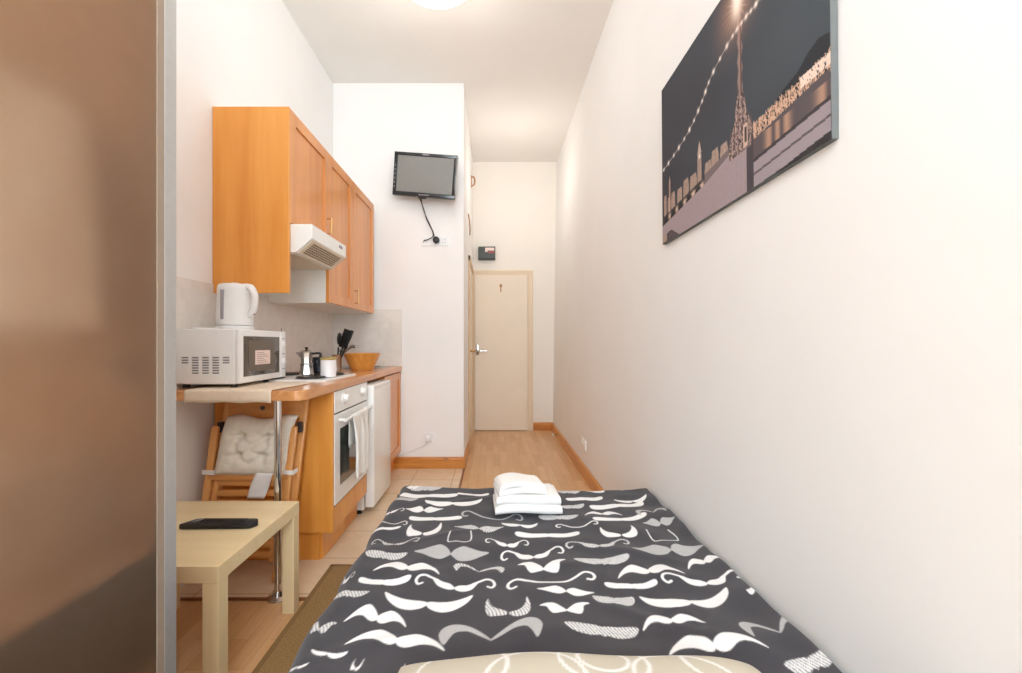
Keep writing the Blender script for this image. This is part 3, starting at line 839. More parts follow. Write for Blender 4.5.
# ------------------------------------------------------------------ coffee table and remote
t = thing('coffee_table', 'square birch coffee table with thick legs in front of chair', 'table', (-1.1, 1.61, 0))
tx0, tx1, tyy0, tyy1, tz = -1.375, -.822, 1.333, 1.888, .45
b = BM(); box(b, tx0, tx1, tyy0, tyy1, tz - .051, tz, .0015); obj('tabletop', b, M['birch'], t)
lm = wood('birch leg veneer', lin(222, 196, 150), lin(236, 214, 172), 'z', .42, .45, streak=.3)
for lx in (tx0, tx1 - .05):
    for ly in (tyy0, tyy1 - .05):
        b = BM(); box(b, lx + .0005, lx + .0495, ly + .0005, ly + .0495, .0, tz - .0512, .0015); obj('leg', b, lm, t)
t = thing('remote_control', 'black remote control lying on the birch coffee table', 'remote control', (-.992, 1.625, tz), rot=(0, 0, math.radians(0)))
Lr, Wr = .265, .052
out = [(-.135, -.030), (.105, -.026), (.118, -.022), (.133, .002), (.122, .024), (.112, .027), (-.085, .027), (-.105, .022)]
b = BM(); prism(b, out, 'z', .001, .021, .004); body = obj('body', b, M['black'], t, 40)
b = BM()
for i in range(13):
    for j in range(3):
        box(b, -.07 + i * .0125, -.063 + i * .0125, -.014 + j * .013, -.007 + j * .013, .0205, .0235, .001)
obj('button_pad', b, M['blackgloss'], t)
b = BM(); slab(b, (-.094, -.012, .0212), (-.078, .02, .0212), .006, .001, (1, 0, 0), 0); obj('printed_mark', b, M['greyplastic'], t)

# rug
b = BM(); nx, ny = 40, 120
box(b, -.80, -.40, 1.06, 2.215, .0, .012, .004)
t = tag(obj('rug', b, M['rug']), 'brown sisal runner rug on the floor beside the bed', 'rug')
b = BM(); box(b, -.812, -.79, 1.06, 2.225, .0, .014, .004); box(b, -.812, -.40, 2.205, 2.228, .0, .014, .004); obj('binding', b, M['carpetedge'], t)

# ------------------------------------------------------------------ bed
BX0, BX1, BY0, BY1 = -.45, .735, .22, 2.15
t = thing('bed', 'low double bed pushed against the wall under the canvas', 'bed', (.15, 1.2, 0))
b = BM(); box(b, BX0 + .01, BX1 - .01, BY0, BY1 - .01, .06, .2, .015, 3); obj('divan_base', b, M['divan'], t)
for fx in (BX0 + .08, BX1 - .08):
    for fy in (BY0 + .1, BY1 - .1):
        b = BM(); lathe(b, [(.02, 0), (.024, .06)], fx, fy, 0, 14); obj('foot', b, M['black'], t, 40)
b = BM(); box(b, BX0, BX1, BY0, BY1, .2, .37, .03, 4); obj('mattress', b, M['mattress'], t, 40)

# printed duvet: outlines of the moustaches, half shapes mirrored about the middle
SH = {
 'S': [(0, .46), (.12, .52), (.3, .55), (.55, .64), (.8, .82), (1, 1), (.88, .5), (.62, .12), (.35, .0), (.12, .1), (0, .3)],
 'H': [(0, .5), (.15, .78), (.38, 1), (.62, .84), (.85, .46), (1, 0), (.75, .32), (.5, .38), (.25, .16), (.1, .14), (0, .28)],
 'W': [(0, .06), (.25, .52), (.5, .85), (.75, 1), (.93, .88), (1, .55), (.94, .15), (.86, .0), (.78, .3), (.68, .55), (.45, .52), (.2, .22), (0, .0)],
 'D': [(.05, .2), (.3, .3), (.6, .45), (.8, .7), (.9, 1), (1, .7), (.98, .35), (.8, .08), (.4, 0), (.1, .05)],
 'F': [(0, .3), (.15, .55), (.42, .9), (.75, 1), (1, .88), (.74, .72), (.64, .3), (.5, .03), (.2, .1), (0, .22)],
 'L': [(0, .4), (.1, .75), (.3, 1), (.5, .9), (.75, .75), (1, .7), (.75, .4), (.5, .1), (.25, 0), (.08, .2), (0, .35)],
 'P': [(0, .6), (.5, .72), (.9, 1), (1, .8), (.9, .35), (.5, .08), (0, .12)],
 'B': [(0, .8), (.5, .95), (.95, 1), (1, .75), (.8, .25), (.4, .02), (.1, .15), (0, .05)],
 'C': [(0, .2), (.12, .42), (.3, .5), (.5, .72), (.62, .84), (.55, .6), (.42, .18), (.22, 0), (.05, .04)],
}
ST = {
 'C': ([(.45, .62), (.62, .82), (.78, .98), (.93, .9), (.99, .6), (.92, .34), (.82, .42)], .035),
 'T': ([(0, .25), (.3, .32), (.55, .62), (.78, .92), (.95, .8), (1, .5), (.93, .28), (.82, .36)], .035),
 'U': ([(0, .05), (.7, .03), (.92, .12), (.95, .5), (.85, 1)], .05),
}
def smooth_poly(P, closed, k=5):
    P = np.array(P, float); n = len(P); out = []
    rngi = range(n) if closed else range(n - 1)
    for i in rngi:
        if closed: p0, p1, p2, p3 = P[i - 1], P[i], P[(i + 1) % n], P[(i + 2) % n]
        else: p0, p1, p2, p3 = P[max(i - 1, 0)], P[i], P[i + 1], P[min(i + 2, n - 1)]
        for q in range(k):
            t_ = q / k
            out.append(.5 * (2 * p1 + (p2 - p0) * t_ + (2 * p0 - 5 * p1 + 4 * p2 - p3) * t_ ** 2 + (3 * p1 - p0 - 3 * p2 + p3) * t_ ** 3))
    if not closed: out.append(P[-1])
    return np.array(out)
def inside(poly, X, Y):
    r = np.zeros(X.shape, bool)
    x1, y1 = poly[-1]
    for x2, y2 in poly:
        c = ((y2 > Y) != (y1 > Y))
        if abs(y1 - y2) > 1e-12:
            r ^= c & (X < (x1 - x2) * (Y - y2) / (y1 - y2) + x2)
        x1, y1 = x2, y2
    return r
def near_line(line, X, Y, w):
    r = np.zeros(X.shape, bool)
    for (ax, ay), (bx_, by_) in zip(line, line[1:]):
        dx, dy = bx_ - ax, by_ - ay
        tt = np.clip(((X - ax) * dx + (Y - ay) * dy) / (dx * dx + dy * dy + 1e-12), 0, 1)
        r |= (X - ax - tt * dx) ** 2 + (Y - ay - tt * dy) ** 2 < w * w
    return r
SMP = {k: smooth_poly(v, True) for k, v in SH.items()}
STP = {k: (smooth_poly(v[0], False), v[1]) for k, v in ST.items()}
# (kind, centre x, centre y, width, height, turn, tone, hatched) : read on the sheet, photo pixels -> metres on the bed plane
BZ = .405
def sheet(px, py):
    Y = (CH - BZ) * F / (py - VY)
    return ((px - VX) / F * Y, Y)
MOU = """
S 427 602 91 18 3 w
H 378 617 62 18 6 w
H 397 641 99 20 5 w
W 491 633 104 24 -2 g
D 508 609 45 23 0 h
F 566 611 52 14 -4 w
L 566 594 58 9 2 w
T 552 582 89 14 -8 w
C 455 584 80 14 4 w
P 384 582 52 9 -1 w
H 408 569 66 12 5 w
W 479 569 51 8 3 h
F 543 568 50 14 -6 w
L 451 555 76 15 3 g
C 533 554 64 12 -8 w
B 385 556 42 9 2 h
C 395 541 48 8 2 h
C 507 544 43 9 3 w
U 460 540 24 12 0 w
D 424 530 34 14 2 w
L 479 530 50 7 1 h
S 520 526 37 7 -2 w
P 548 535 66 7 -3 w
P 435 519 54 6 4 w
T 391 522 32 7 5 w
P 385 528 30 4 -4 w
L 424 510 39 6 5 w
T 492 517 60 9 6 g
S 453 504 58 8 -2 w
P 428 496 60 6 4 w
B 406 499 24 4 4 g
B 426 489 34 6 -2 h
C 391 511 24 6 -6 w
P 473 495 32 3 2 w
B 559 518 40 5 -2 h
T 577 526 42 5 -2 w
B 573 507 24 4 -4 h
P 585 500 38 5 -4 w
B 568 492 26 6 2 h
P 590 491 28 4 10 w
H 602 514 38 6 -2 w
P 621 520 58 6 -8 w
P 618 506 58 6 -7 w
S 632 500 36 5 -8 w
W 651 513 32 6 -8 g
L 660 523 36 7 -8 g
D 619 534 36 12 -2 w
U 662 536 28 13 -4 w
C 598 546 64 9 -2 h
L 670 551 78 13 -6 g
C 697 530 18 9 0 w
B 603 562 56 8 -2 h
H 648 572 68 13 -4 w
H 704 562 44 9 -12 w
P 632 586 54 8 -2 w
C 704 581 84 13 -3 w
B 615 601 42 11 2 h
S 689 601 94 18 -4 w
P 752 593 16 8 -45 w
H 671 622 64 13 -4 w
B 603 633 74 13 1 h
H 713 646 98 20 0 w
W 772 630 66 20 -9 g
B 812 668 54 16 -16 h
B 349 597 38 9 6 h
C 346 578 14 10 0 w
F 320 628 30 14 14 h
S 328 657 38 8 8 w
D 357 667 10 16 0 w
D 408 670 10 14 0 w
S 297 668 22 6 8 w
W 740 671 14 8 -30 w
L 413 488 14 4 0 w
H 634 488 30 4 -8 w
H 470 487 30 3 0 w
"""
NX, NY = 540, 520
sx = np.linspace(-.62, .742, NX); sy = np.linspace(.60, 2.36, NY)
sy = np.concatenate([np.linspace(.25, .59, 12), sy]); NY = len(sy)
S_, T_ = np.meshgrid(sx, sy)
cov = np.zeros(S_.shape); tone = np.zeros(S_.shape)
hs = (sx[1] - sx[0]); ht = (sy[20] - sy[19])
for ln in MOU.strip().splitlines():
    k, px_, py_, w_, h_, rot_, tn = ln.split()
    px_, py_, w_, h_, rot_ = map(float, (px_, py_, w_, h_, rot_))
    cx0, cy0 = sheet(px_, py_)
    ww = w_ / F * cy0
    hh = max(.88 * h_ * cy0 * cy0 / (F * (CH - BZ)), ww * .10)
    # a photographed slope turns into a steeper one on the sheet
    sl = -math.tan(math.radians(rot_)) * (cy0 / (CH - BZ)) * .65
    tone_v = .86 if tn == 'w' else (.52 if tn == 'g' else .78)
    m = (np.abs(S_ - cx0) < ww * .75) & (np.abs(T_ - cy0) < hh * 1.2 + abs(sl) * ww)
    idx = np.nonzero(m)
    if len(idx[0]) == 0: continue
    acc = np.zeros(len(idx[0]))
    for ox in (-.33, 0, .33):
        for oy in (-.33, 0, .33):
            X = S_[idx] + ox * hs - cx0; Y = T_[idx] + oy * ht - cy0 - sl * X
            u = np.abs(X) / (ww / 2) ; v = Y / hh + .5
            # uneven halves so that the prints look hand drawn
            v = v + .04 * np.sin(X / ww * 9)
            r = np.zeros(u.shape, bool)
            if k in SMP: r |= inside(SMP[k], u, v)
            if k in STP:
                L_, wd = STP[k]
                asp = hh / (ww / 2)
                r |= near_line(np.column_stack([L_[:, 0], L_[:, 1] * asp]), u, v * asp, wd * (1 if k != 'U' else .9))
            acc += r
    acc /= 9
    if tn == 'h':
        X = S_[idx]; Y = T_[idx]
        hat = .5 + .5 * np.sin((X + .35 * (Y - cy0)) / .0015 + 1.6 * np.sin((Y - cy0) / .011))
        acc *= np.clip(hat * 1.2 + .25 + .5 * (rng.random(len(acc)) - .5), .12, 1)
    if tn == 'g':
        acc *= .82 + .18 * rng.random(len(acc))
    cov[idx] = np.maximum(cov[idx], acc)
    tone[idx] = np.where(acc > 0, tone_v, tone[idx])
base = np.array(lin(66, 64, 69)[:3])
spk = 1 + .10 * (rng.random(S_.shape) - .5)
col = base[None, None, :] * spk[..., None] * (1 - cov[..., None]) + (tone[..., None] * np.array([1, 1, 1.0])) * cov[..., None]
# shape of the sheet
def wr(S, T):
    z = np.zeros(S.shape)
    r = np.random.default_rng(11)
    for a in range(30):
        k = r.uniform(11, 48); th = r.uniform(0, PI); ph = r.uniform(0, 7)
        wx = .03 * np.sin(T * 5 + ph); wy = .03 * np.sin(S * 6 + ph * 2)
        z += (.0085 / k ** .7) * np.sin(k * ((S + wx) * math.cos(th) + (T + wy) * math.sin(th)) + ph)
    return z
z0 = BZ + .004 + wr(S_, T_)
# soft creases near the wall side and foot
for (ax, ay, bx_, by_, amp, wd) in ((.25, 1.25, .72, .95, .012, .03), (.2, 1.6, .7, 1.42, .007, .025), (-.4, 1.9, .1, 2.1, .006, .02), (.45, 1.0, .72, 1.3, .010, .02), (.5, 1.35, .74, 1.75, .007, .02), (-.42, 1.0, -.2, 1.08, .007, .02), (-.42, 1.55, 0, 1.7, .005, .018), (.1, 1.4, .4, 1.46, .005, .02), (-.05, 1.05, .5, 1.15, .006, .03), (-.4, 1.3, -.1, 1.42, .006, .025), (.3, 2.0, .7, 2.1, .006, .03)):
    dx, dy = bx_ - ax, by_ - ay; L2 = dx * dx + dy * dy
    tt = ((S_ - ax) * dx + (T_ - ay) * dy) / L2
    dist = ((S_ - ax) * dy - (T_ - ay) * dx) / math.sqrt(L2)
    z0 += .7 * amp * np.exp(-(dist / wd) ** 2) * np.exp(-((tt - .5) / .45) ** 4)
r_ = .055
def roll(e):
    """distance past the edge -> (outward, downward)"""
    a = np.clip(e / r_, 0, PI / 2)
    out_ = r_ * np.sin(a); dn = r_ * (1 - np.cos(a)) + np.maximum(0, e - r_ * PI / 2)
    return np.where(e > 0, out_, 0), np.where(e > 0, dn, 0)
eL = np.maximum(0, -.415 - S_ + .006 * np.sin(T_ * 21)); eF = np.maximum(0, T_ - 2.135 - .010 * np.sin(S_ * 11 + 1) - .065 * np.clip((.25 - S_) / .6, 0, 1))
oL, dL = roll(eL); oF, dF = roll(eF)
Xd = np.where(eL > 0, S_ + eL - oL, S_); Yd = np.where(eF > 0, T_ - eF + oF, T_)
Zd = np.maximum(z0 - np.maximum(dL, dF) - .3 * np.minimum(dL, dF), .10)
# pressed against the wall
Xd = np.minimum(Xd, XR(.4) - .004)
Zd = Zd + .006 * np.exp(-((S_ - .742) / .05) ** 2)
def grid_mesh(name, X, Y, Z, col, mat, parent=None):
    ny_, nx_ = X.shape
    off = org(parent)
    co = np.stack([X - off.x, Y - off.y, Z - off.z], -1).reshape(-1, 3)
    i = np.arange((ny_ - 1) * (nx_ - 1)); rr = i // (nx_ - 1); cc = i % (nx_ - 1)
    a = rr * nx_ + cc
    f = np.stack([a, a + 1, a + nx_ + 1, a + nx_], -1)
    me = bpy.data.meshes.new(name)
    me.vertices.add(len(co)); me.vertices.foreach_set('co', co.ravel().astype(np.float32))
    me.loops.add(f.size); me.loops.foreach_set('vertex_index', f.ravel().astype(np.int32))
    me.polygons.add(len(f)); me.polygons.foreach_set('loop_start', np.arange(0, f.size, 4, dtype=np.int32))
    me.update(calc_edges=True)
    me.polygons.foreach_set('use_smooth', np.ones(len(f), bool))
    at = me.attributes.new('print', 'FLOAT_COLOR', 'POINT')
    c4 = np.concatenate([col.reshape(-1, 3), np.ones((len(co), 1))], 1).astype(np.float32)
    at.data.foreach_set('color', c4.ravel())
    me.materials.append(mat)
    me.validate()
    o = bpy.data.objects.new(name, me); C.objects.link(o)
    if parent: o.parent = parent
    ORG[o.name] = off
    return o
dv = grid_mesh('duvet', Xd, Yd, Zd, col, M['duvet'])
tag(dv, 'charcoal duvet printed all over with white moustaches on the bed', 'duvet')
sm = dv.modifiers.new('thickness', 'SOLIDIFY'); sm.thickness = .012; sm.offset = -1

# pillow with cream case and white ring lines
n = 150
U, Vv = np.meshgrid(np.linspace(-1, 1, n), np.linspace(-1, 1, n))
pcx, pcy, pw, pd = .172, .672, .385, .262
edge = np.clip((1 - np.abs(U) ** 3.2) * (1 - np.abs(Vv) ** 3.2), 0, 1) ** .45
PX = pcx + pw * U * (1 - .06 * Vv ** 2); PY = pcy + pd * Vv * (1 - .05 * np.abs(U) ** 4)
PZt = .450 + .062 * edge + .004 * np.sin(U * 6 + Vv * 3)
ring = np.zeros(U.shape)
for (cx0, cy0, rr) in ((-.62, .75, .30), (-.25, .55, .32), (.12, .80, .30), (.12, .80, .17), (.5, .55, .33), (.78, .8, .28), (-.1, .1, .34), (.5, -.2, .36), (-.6, 0, .3), (-.2, -.6, .35), (.6, -.75, .3), (-.75, -.6, .3)):
    dd_ = np.hypot((U - cx0) * pw / .3, (Vv - cy0) * pd / .3 * 1.0)
    ring = np.maximum(ring, np.clip(1.6 - np.abs(dd_ - rr) / .012, 0, 1))
pc = np.array(lin(200, 192, 174)[:3]) * (1 - ring[..., None]) + np.array([.86, .85, .82]) * ring[..., None]
t = thing('pillow', 'cream pillow with white ring pattern at the head of bed', 'pillow', (pcx, pcy, .42))
po = grid_mesh('pillowcase', PX, PY, PZt, pc, M['pillowprint'], t)
PB = .450 - .026 * edge
ub = grid_mesh('pillow_underside', PX, PY, PB, np.broadcast_to(np.array(lin(200, 192, 174)[:3]), pc.shape).copy(), M['pillowprint'], t)

# folded towels
def folded(name, label, loc, rotz, w, dp, h, layers, seed):
    t = thing(name, label, 'towel', loc, 'folded white towels on the duvet', rot=(0, 0, rotz))
    r = random.Random(seed)
    lh = h / layers
    for k in range(layers):
        # each layer: a folded sheet, rounded on the near edge
        prof = []
        m = 9
        z0_ = k * lh; dd_ = dp * (1 - .03 * k) ; in_ = r.uniform(-.004, .004)
        for q in range(m + 1):
            a = -PI / 2 - q / m * PI
            prof.append((-dd_ / 2 + lh / 2 + in_ + lh / 2 * math.cos(a), z0_ + lh / 2 + lh / 2 * math.sin(a)))
        for q in range(m + 1):
            a = PI / 2 - q / m * PI
            prof.append((dd_ / 2 - lh / 2 + lh / 2 * math.cos(a), z0_ + lh / 2 + lh / 2 * math.sin(a)))
        b = BM()
        nx_ = 14; rows = []
        ww_ = w * (1 - .035 * k)
        for i in range(nx_ + 1):
            f = i / nx_ * 2 - 1
            sq = 1 - .25 * max(0, abs(f) - .86) / .14
            rows.append([b.verts.new((f * ww_ / 2, y * (1 - .05 * abs(f) ** 6), z0_ + (z - z0_) * sq + .006 * math.sin(f * 3 + k + seed) * (k + 1) / layers - .010 * f * f * (k + 1) / layers)) for y, z in prof])
        L = len(prof)
        for i in range(nx_):
            for q in range(L): b.faces.new((rows[i][q], rows[i + 1][q], rows[i + 1][(q + 1) % L], rows[i][(q + 1) % L]))
        b.faces.new(rows[0]); b.faces.new(rows[-1][::-1])
        obj('towel_fold', b, M['towel'], t, 55)
    return t
folded('bath_towel', 'larger folded white towel lying directly on the moustache duvet', (.142, 1.905, .424), math.radians(3), .275, .20, .074, 2, 3)
folded('hand_towel', 'smaller folded white towel on top of the larger one', (.112, 1.90, .499), math.radians(10), .20, .155, .046, 2, 8)

# ------------------------------------------------------------------ canvas on the wall
cy0, cy1, cz0, cz1 = 1.02, 2.03, 1.576, 2.283
lean = math.atan(.05 / H)
xw = XR(1.93)
t = thing('canvas_picture', 'large canvas print of a night riverside with lamp post and lights', 'picture', (xw - .012, 1.525, 1.93))
b = BM(); box(b, xw - .021, xw - .003, cy0, cy1, cz0, cz1, .002); obj('canvas_frame', b, M['canvasside'], t)
nu, nv = 420, 300
Ug, Vg = np.meshgrid(np.linspace(0, 1, nu), np.linspace(0, 1, nv))
def L3(r, g, bb): return np.array(lin(r, g, bb)[:3])
img = np.zeros((nv, nu, 3))
nz = np.zeros((nv, nu)); rr = np.random.default_rng(5)
for a in range(30):
    kx_, ky_ = rr.uniform(-14, 14, 2); nz += np.sin(kx_ * Ug + ky_ * Vg + rr.uniform(0, 6)) / 30
sky0, sky1 = L3(58, 56, 64), L3(76, 84, 91)
f_ = np.clip(Ug * .9 + nz * .5, 0, 1)[..., None]
img[:] = sky0 * (1 - f_) + sky1 * f_
def blend(mask, c, a=1.0):
    mk = (np.clip(mask, 0, 1) * a)[..., None]
    img[:] = img * (1 - mk) + np.asarray(c) * mk
def poly(P, c, a=1.0): blend(inside(np.array(P), Ug, Vg).astype(float), c, a)
def glow(u, v, s, c, a=1.0, asp=1.43): blend(np.exp(-(((Ug - u) * asp) ** 2 + (Vg - v) ** 2) / (s * s)), c, a)
fine = np.repeat(rr.random((nv // 2, nu)), 2, 0)[:nv, :nu]
fine = np.clip((fine + np.roll(fine, 1, 0) + np.roll(fine, 2, 0)) / 3 + .12 * np.sin(Ug * 260), 0, 1)
# far bank: trees and glowing buildings
poly([(.69, .20), (.72, .255), (.78, .27), (.84, .30), (.89, .315), (.93, .35), (.965, .365), (1, .35), (1, .2)], L3(44, 46, 51), .9)
bandr = (Ug > .69) & (Vg > .20 + .06 * (Ug - .69)) & (Vg < .25 + .07 * (Ug - .69) + .03 * fine)
blend(bandr * (fine > .35), L3(226, 186, 160), .85)
blend(((Ug > .90) & (Vg > .245) & (Vg < .285)) * (fine > .2), L3(244, 220, 205), .9)
# river with lit reflections
poly([(.69, .20), (1, .235), (1, .13), (.69, .10)], L3(92, 84, 88))
refl = (Ug > .69) & (Vg > .10 + .03 * (Ug - .69)) & (Vg < .20)
blend(refl * (.5 + .5 * np.sin(Ug * 95 + 3 * np.sin(Ug * 31))), L3(214, 168, 140), .6)
# skyline with towers
for (u0, w_, h_) in ((0.02, .03, .30), (.06, .03, .27), (.075, .018, .36), (.10, .04, .28), (.16, .05, .27), (.22, .05, .29), (.28, .06, .28), (.345, .032, .37), (.40, .05, .28), (.45, .05, .31), (.51, .05, .30)):
    mk = (np.abs(Ug - u0 - w_ / 2) < w_ / 2 * (1 - .3 * np.clip((Vg - h_ + .04) / .05, 0, 1))) & (Vg < h_) & (Vg > .17)
    blend(mk * (.45 + .55 * fine), L3(206, 176, 158), .8)
poly([(.345, .36), (.361, .43), (.377, .36)], L3(190, 168, 156)); poly([(.075, .35), (.084, .40), (.093, .35)], L3(170, 150, 140))
glow(.361, .345, .010, L3(250, 240, 220))
# bridge and balustrade
poly([(0, .17), (.56, .235), (.56, .215), (0, .145)], L3(58, 54, 58))
for k in range(7):
    uu = .02 + k * .075
    blend((np.hypot((Ug - uu - .03) / .03, (Vg - .135 - k * .006) / .03) < 1).astype(float), L3(40, 38, 42))
    glow(uu + .062, .15 + k * .007, .018, L3(235, 205, 180), .8)
# stone parapet, pier and embankment wall
poly([(0, .115), (.40, .175), (.40, .22), (.62, .24), (.69, .25), (.69, 0), (0, 0)], L3(168, 152, 156))
poly([(0, .05), (.10, .06), (.18, .0), (0, 0)], L3(70, 62, 64)); poly([(0, .05), (.05, .055), (.05, .01), (0, .01)], L3(176, 150, 136))
blend((inside(np.array([(0, .115), (.40, .175), (.69, .235), (.69, 0), (0, 0)]), Ug, Vg)) * fine, L3(140, 124, 130), .35)
poly([(.40, .175), (.62, .235), (.62, .26), (.40, .225)], L3(120, 106, 108))
poly([(.665, .26), (.70, .25), (.70, 0), (.665, 0)], L3(74, 68, 74))
poly([(.70, .115), (1, .14), (1, .02), (.70, .0)], L3(160, 148, 154)); poly([(.70, .06), (1, .085), (1, .075), (.70, .05)], L3(96, 88, 94))
poly([(.70, .12), (1, .145), (1, .13), (.70, .105)], L3(66, 60, 66))
poly([(.88, .015), (1, .03), (1, 0), (.8, 0)], L3(56, 52, 56))
# dolphin lamp pedestal and post
poly([(.56, .22), (.575, .31), (.60, .34), (.607, .40), (.618, .47), (.622, .62), (.645, .62), (.648, .47), (.662, .40), (.665, .36), (.69, .31), (.70, .25), (.69, .19), (.57, .19)], L3(98, 84, 86))
ped = inside(np.array([(.56, .22), (.60, .34), (.618, .47), (.648, .47), (.665, .36), (.70, .25), (.69, .19), (.57, .19)]), Ug, Vg)
blend(ped * (fine > .6), L3(208, 178, 166), .7); blend(ped * (fine < .25), L3(44, 40, 44), .8)
poly([(.648, .20), (.672, .20), (.672, .30), (.648, .30)], L3(206, 178, 164)); poly([(.654, .22), (.666, .22), (.666, .285), (.654, .285)], L3(74, 62, 64))
blend(((np.abs(Ug - .634 - .003 * np.sin(Vg * 70)) < .011) & (Vg > .45) & (Vg < .83)).astype(float), L3(150, 126, 120))
blend(((np.abs(Ug - .640) < .004) & (Vg > .45) & (Vg < .83)).astype(float), L3(90, 74, 74))
# festoon of bulbs
fest = smooth_poly([(0, .47), (.14, .50), (.28, .545), (.38, .615), (.455, .69), (.575, .745), (.65, .758), (.72, .756), (.80, .77), (.88, .80), (1.0, .86)], False, 14)
blend(near_line(fest, Ug, Vg, .0022).astype(float), L3(214, 196, 186), .8)
for k in range(3, len(fest), 5): glow(fest[k][0], fest[k][1], .009 if k % 2 else .012, L3(255, 246, 236))
# great lamp
glow(.622, .88, .13, L3(214, 160, 130), .5)
for a in range(10):
    an = a / 10 * PI
    du, dv_ = (Ug - .622) * 1.43, Vg - .86
    dpar = du * math.cos(an) + dv_ * math.sin(an); dper = -du * math.sin(an) + dv_ * math.cos(an)
    blend(np.exp(-(dper / .004) ** 2) * np.exp(-(dpar / .075) ** 2), L3(236, 196, 168), .6)
glow(.622, .87, .06, L3(255, 240, 224), 1.0, 2.4); glow(.622, .92, .05, L3(255, 250, 242), 1.0, 2.0)
PYc = cy1 - Ug * (cy1 - cy0); PZc = cz0 + Vg * (cz1 - cz0)
PXc = np.full(Ug.shape, xw - .0216)
po = grid_mesh('printed_face', PXc[:, ::-1], PYc[:, ::-1], PZc[:, ::-1], img[:, ::-1], M['print'], t)
t.rotation_euler = (math.radians(-1.05), 0, 0)

# ------------------------------------------------------------------ television, sockets, small fittings
t = thing('television', 'small flat black television tilted on its wall bracket', 'television', (-.582, 3.80, 2.55), rot=(math.radians(8), math.radians(6.0), math.radians(-5)))
w2, h2, th = .272, .178, .045
b = BM(); box(b, -w2, w2, 0, th, -h2, h2, .006, 3); obj('back_shell', b, M['blackgloss'], t, 40)
b = BM()
for a in ((-w2, w2, h2 - .026, h2), (-w2, w2, -h2, -h2 + .034), (-w2, -w2 + .03, -h2 + .034, h2 - .026), (w2 - .026, w2, -h2 + .034, h2 - .026)):
    box(b, a[0], a[1], -.012, .001, a[2], a[3], .002)
bz = obj('bezel', b, M['blackgloss'], t, 40)
obj('bezel_mark', box(BM(), -.03, .03, -.0125, -.0115, h2 - .016, h2 - .009), M['greyplastic'], bz)
obj('bezel_mark', box(BM(), -.04, .05, -.0125, -.0115, -h2 + .012, -h2 + .018), M['greyplastic'], bz)
b = BM()
for k in range(6): box(b, -w2 + .008, -w2 + .018, -.0135, -.0115, .06 - k * .035, .075 - k * .035, .001)
obj('side_buttons', b, M['greyslot'], bz)
b = BM(); box(b, -w2 + .028, w2 - .024, -.006, -.001, -h2 + .032, h2 - .024); obj('screen', b, M['screen'], t)
b = BM(); box(b, -.04, .04, th, .165, -.03, .03, .004); box(b, -.06, .06, .10, .15, -.09, .09, .004)
obj('wall_bracket', b, M['black'], t)
b = BM(); box(b, -.05, .02, -.002, .03, -h2 - .012, -h2 + .002, .003); obj('cable_port', b, M['black'], t)

def at(px, py, Y): return ((px - VX) / F * Y, Y, CH - (py - VY) / F * Y)
b = BM()
tube(b, [at(419, 196, 3.83), at(423, 207, 3.90), at(427, 220, 3.94), at(432, 230, 3.94), at(433, 236, 3.94), at(429, 239, 3.945), at(423.5, 241, 3.955)], .0042, 8)
tag(obj('aerial_cable', b, M['black'], None, 60), 'black television cable curling to the end of the socket row', 'cable')
b = BM(); tube(b, [at(421, 196, 3.83), at(422, 204, 3.90), at(425, 214, 3.945), at(430, 225, 3.945), at(433.5, 233, 3.935), at(434.5, 240, 3.92), at(435.5, 244, 3.925)], .0042, 8)
o = thing('power_cable', 'black television cable ending in a black plug', 'cable', at(436, 240, 3.93))
obj('cord', b, M['black'], o, 60)
p_ = at(436.3, 240.3, 3.955)
b = BM(); lathe(b, [(.028, 0), (.03, .004), (.028, .03), (.02, .036), (0, .036)], 0, 0, 0, 20)
bmesh.ops.transform(b, matrix=Matrix.Translation(p_) @ Matrix.Rotation(PI / 2, 4, 'X'), verts=b.verts[:]); obj('plug', b, M['black'], o, 40)

def socket(name, label, cx_, cz_, y, w, h=.086, switches=(), holes=()):
    t = thing(name, label, 'socket', (cx_, y, cz_))
    b = BM(); box(b, cx_ - w / 2, cx_ + w / 2, y - .010, y, cz_ - h / 2, cz_ + h / 2, .003); obj('plate', b, M['whiteplastic'], t)
    for s in switches: obj('rocker_switch', box(BM(), cx_ + s - .008, cx_ + s + .008, y - .014, y - .009, cz_ + .008, cz_ + .03, .002), M['enamel'], t)
    b = BM()
    for s in holes:
        for (dx_, dz_) in ((0, .012), (-.011, -.012), (.011, -.012)): box(b, cx_ + s + dx_ - .003, cx_ + s + dx_ + .003, y - .0105, y - .0098, cz_ + dz_ - .004, cz_ + dz_ + .004)
    if holes: obj('pin_holes', b, M['greyslot'], t)
    else: b.free()
sx0, _, sz = at(429, 241.3, YP)
socket('wall_socket', 'white double socket plate behind the black television plug', -.565, sz, YP, .146, switches=(-.02, .02), holes=(-.045,))
socket('wall_socket', 'white single socket plate beside the black television plug', -.435, sz, YP, .086, switches=(.02,), holes=(0,))
lx_, _, lz_ = at(429, 437.5, YP)
socket('wall_socket', 'white socket plate with white plug low above pine skirting', lx_, lz_, YP, .086, switches=(.025,))
o = thing('appliance_cord', 'white plug and cord trailing from the low socket to cupboard', 'cord', (lx_, YP - .01, lz_))
b = BM(); box(b, lx_ - .025, lx_ + .02, YP - .045, YP - .0105, lz_ - .025, lz_ + .02, .006, 3); obj('plug', b, M['whiteplastic'], o, 40)
b = BM(); tube(b, [(lx_ - .01, YP - .03, lz_ - .025), (lx_ - .03, YP - .03, lz_ - .06), at(415, 450, 3.95), at(404, 454, 3.94), at(398, 456, 3.935)], .0035, 8)
obj('cable', b, plain('white cord', lin(222, 218, 210), .5), o, 60)
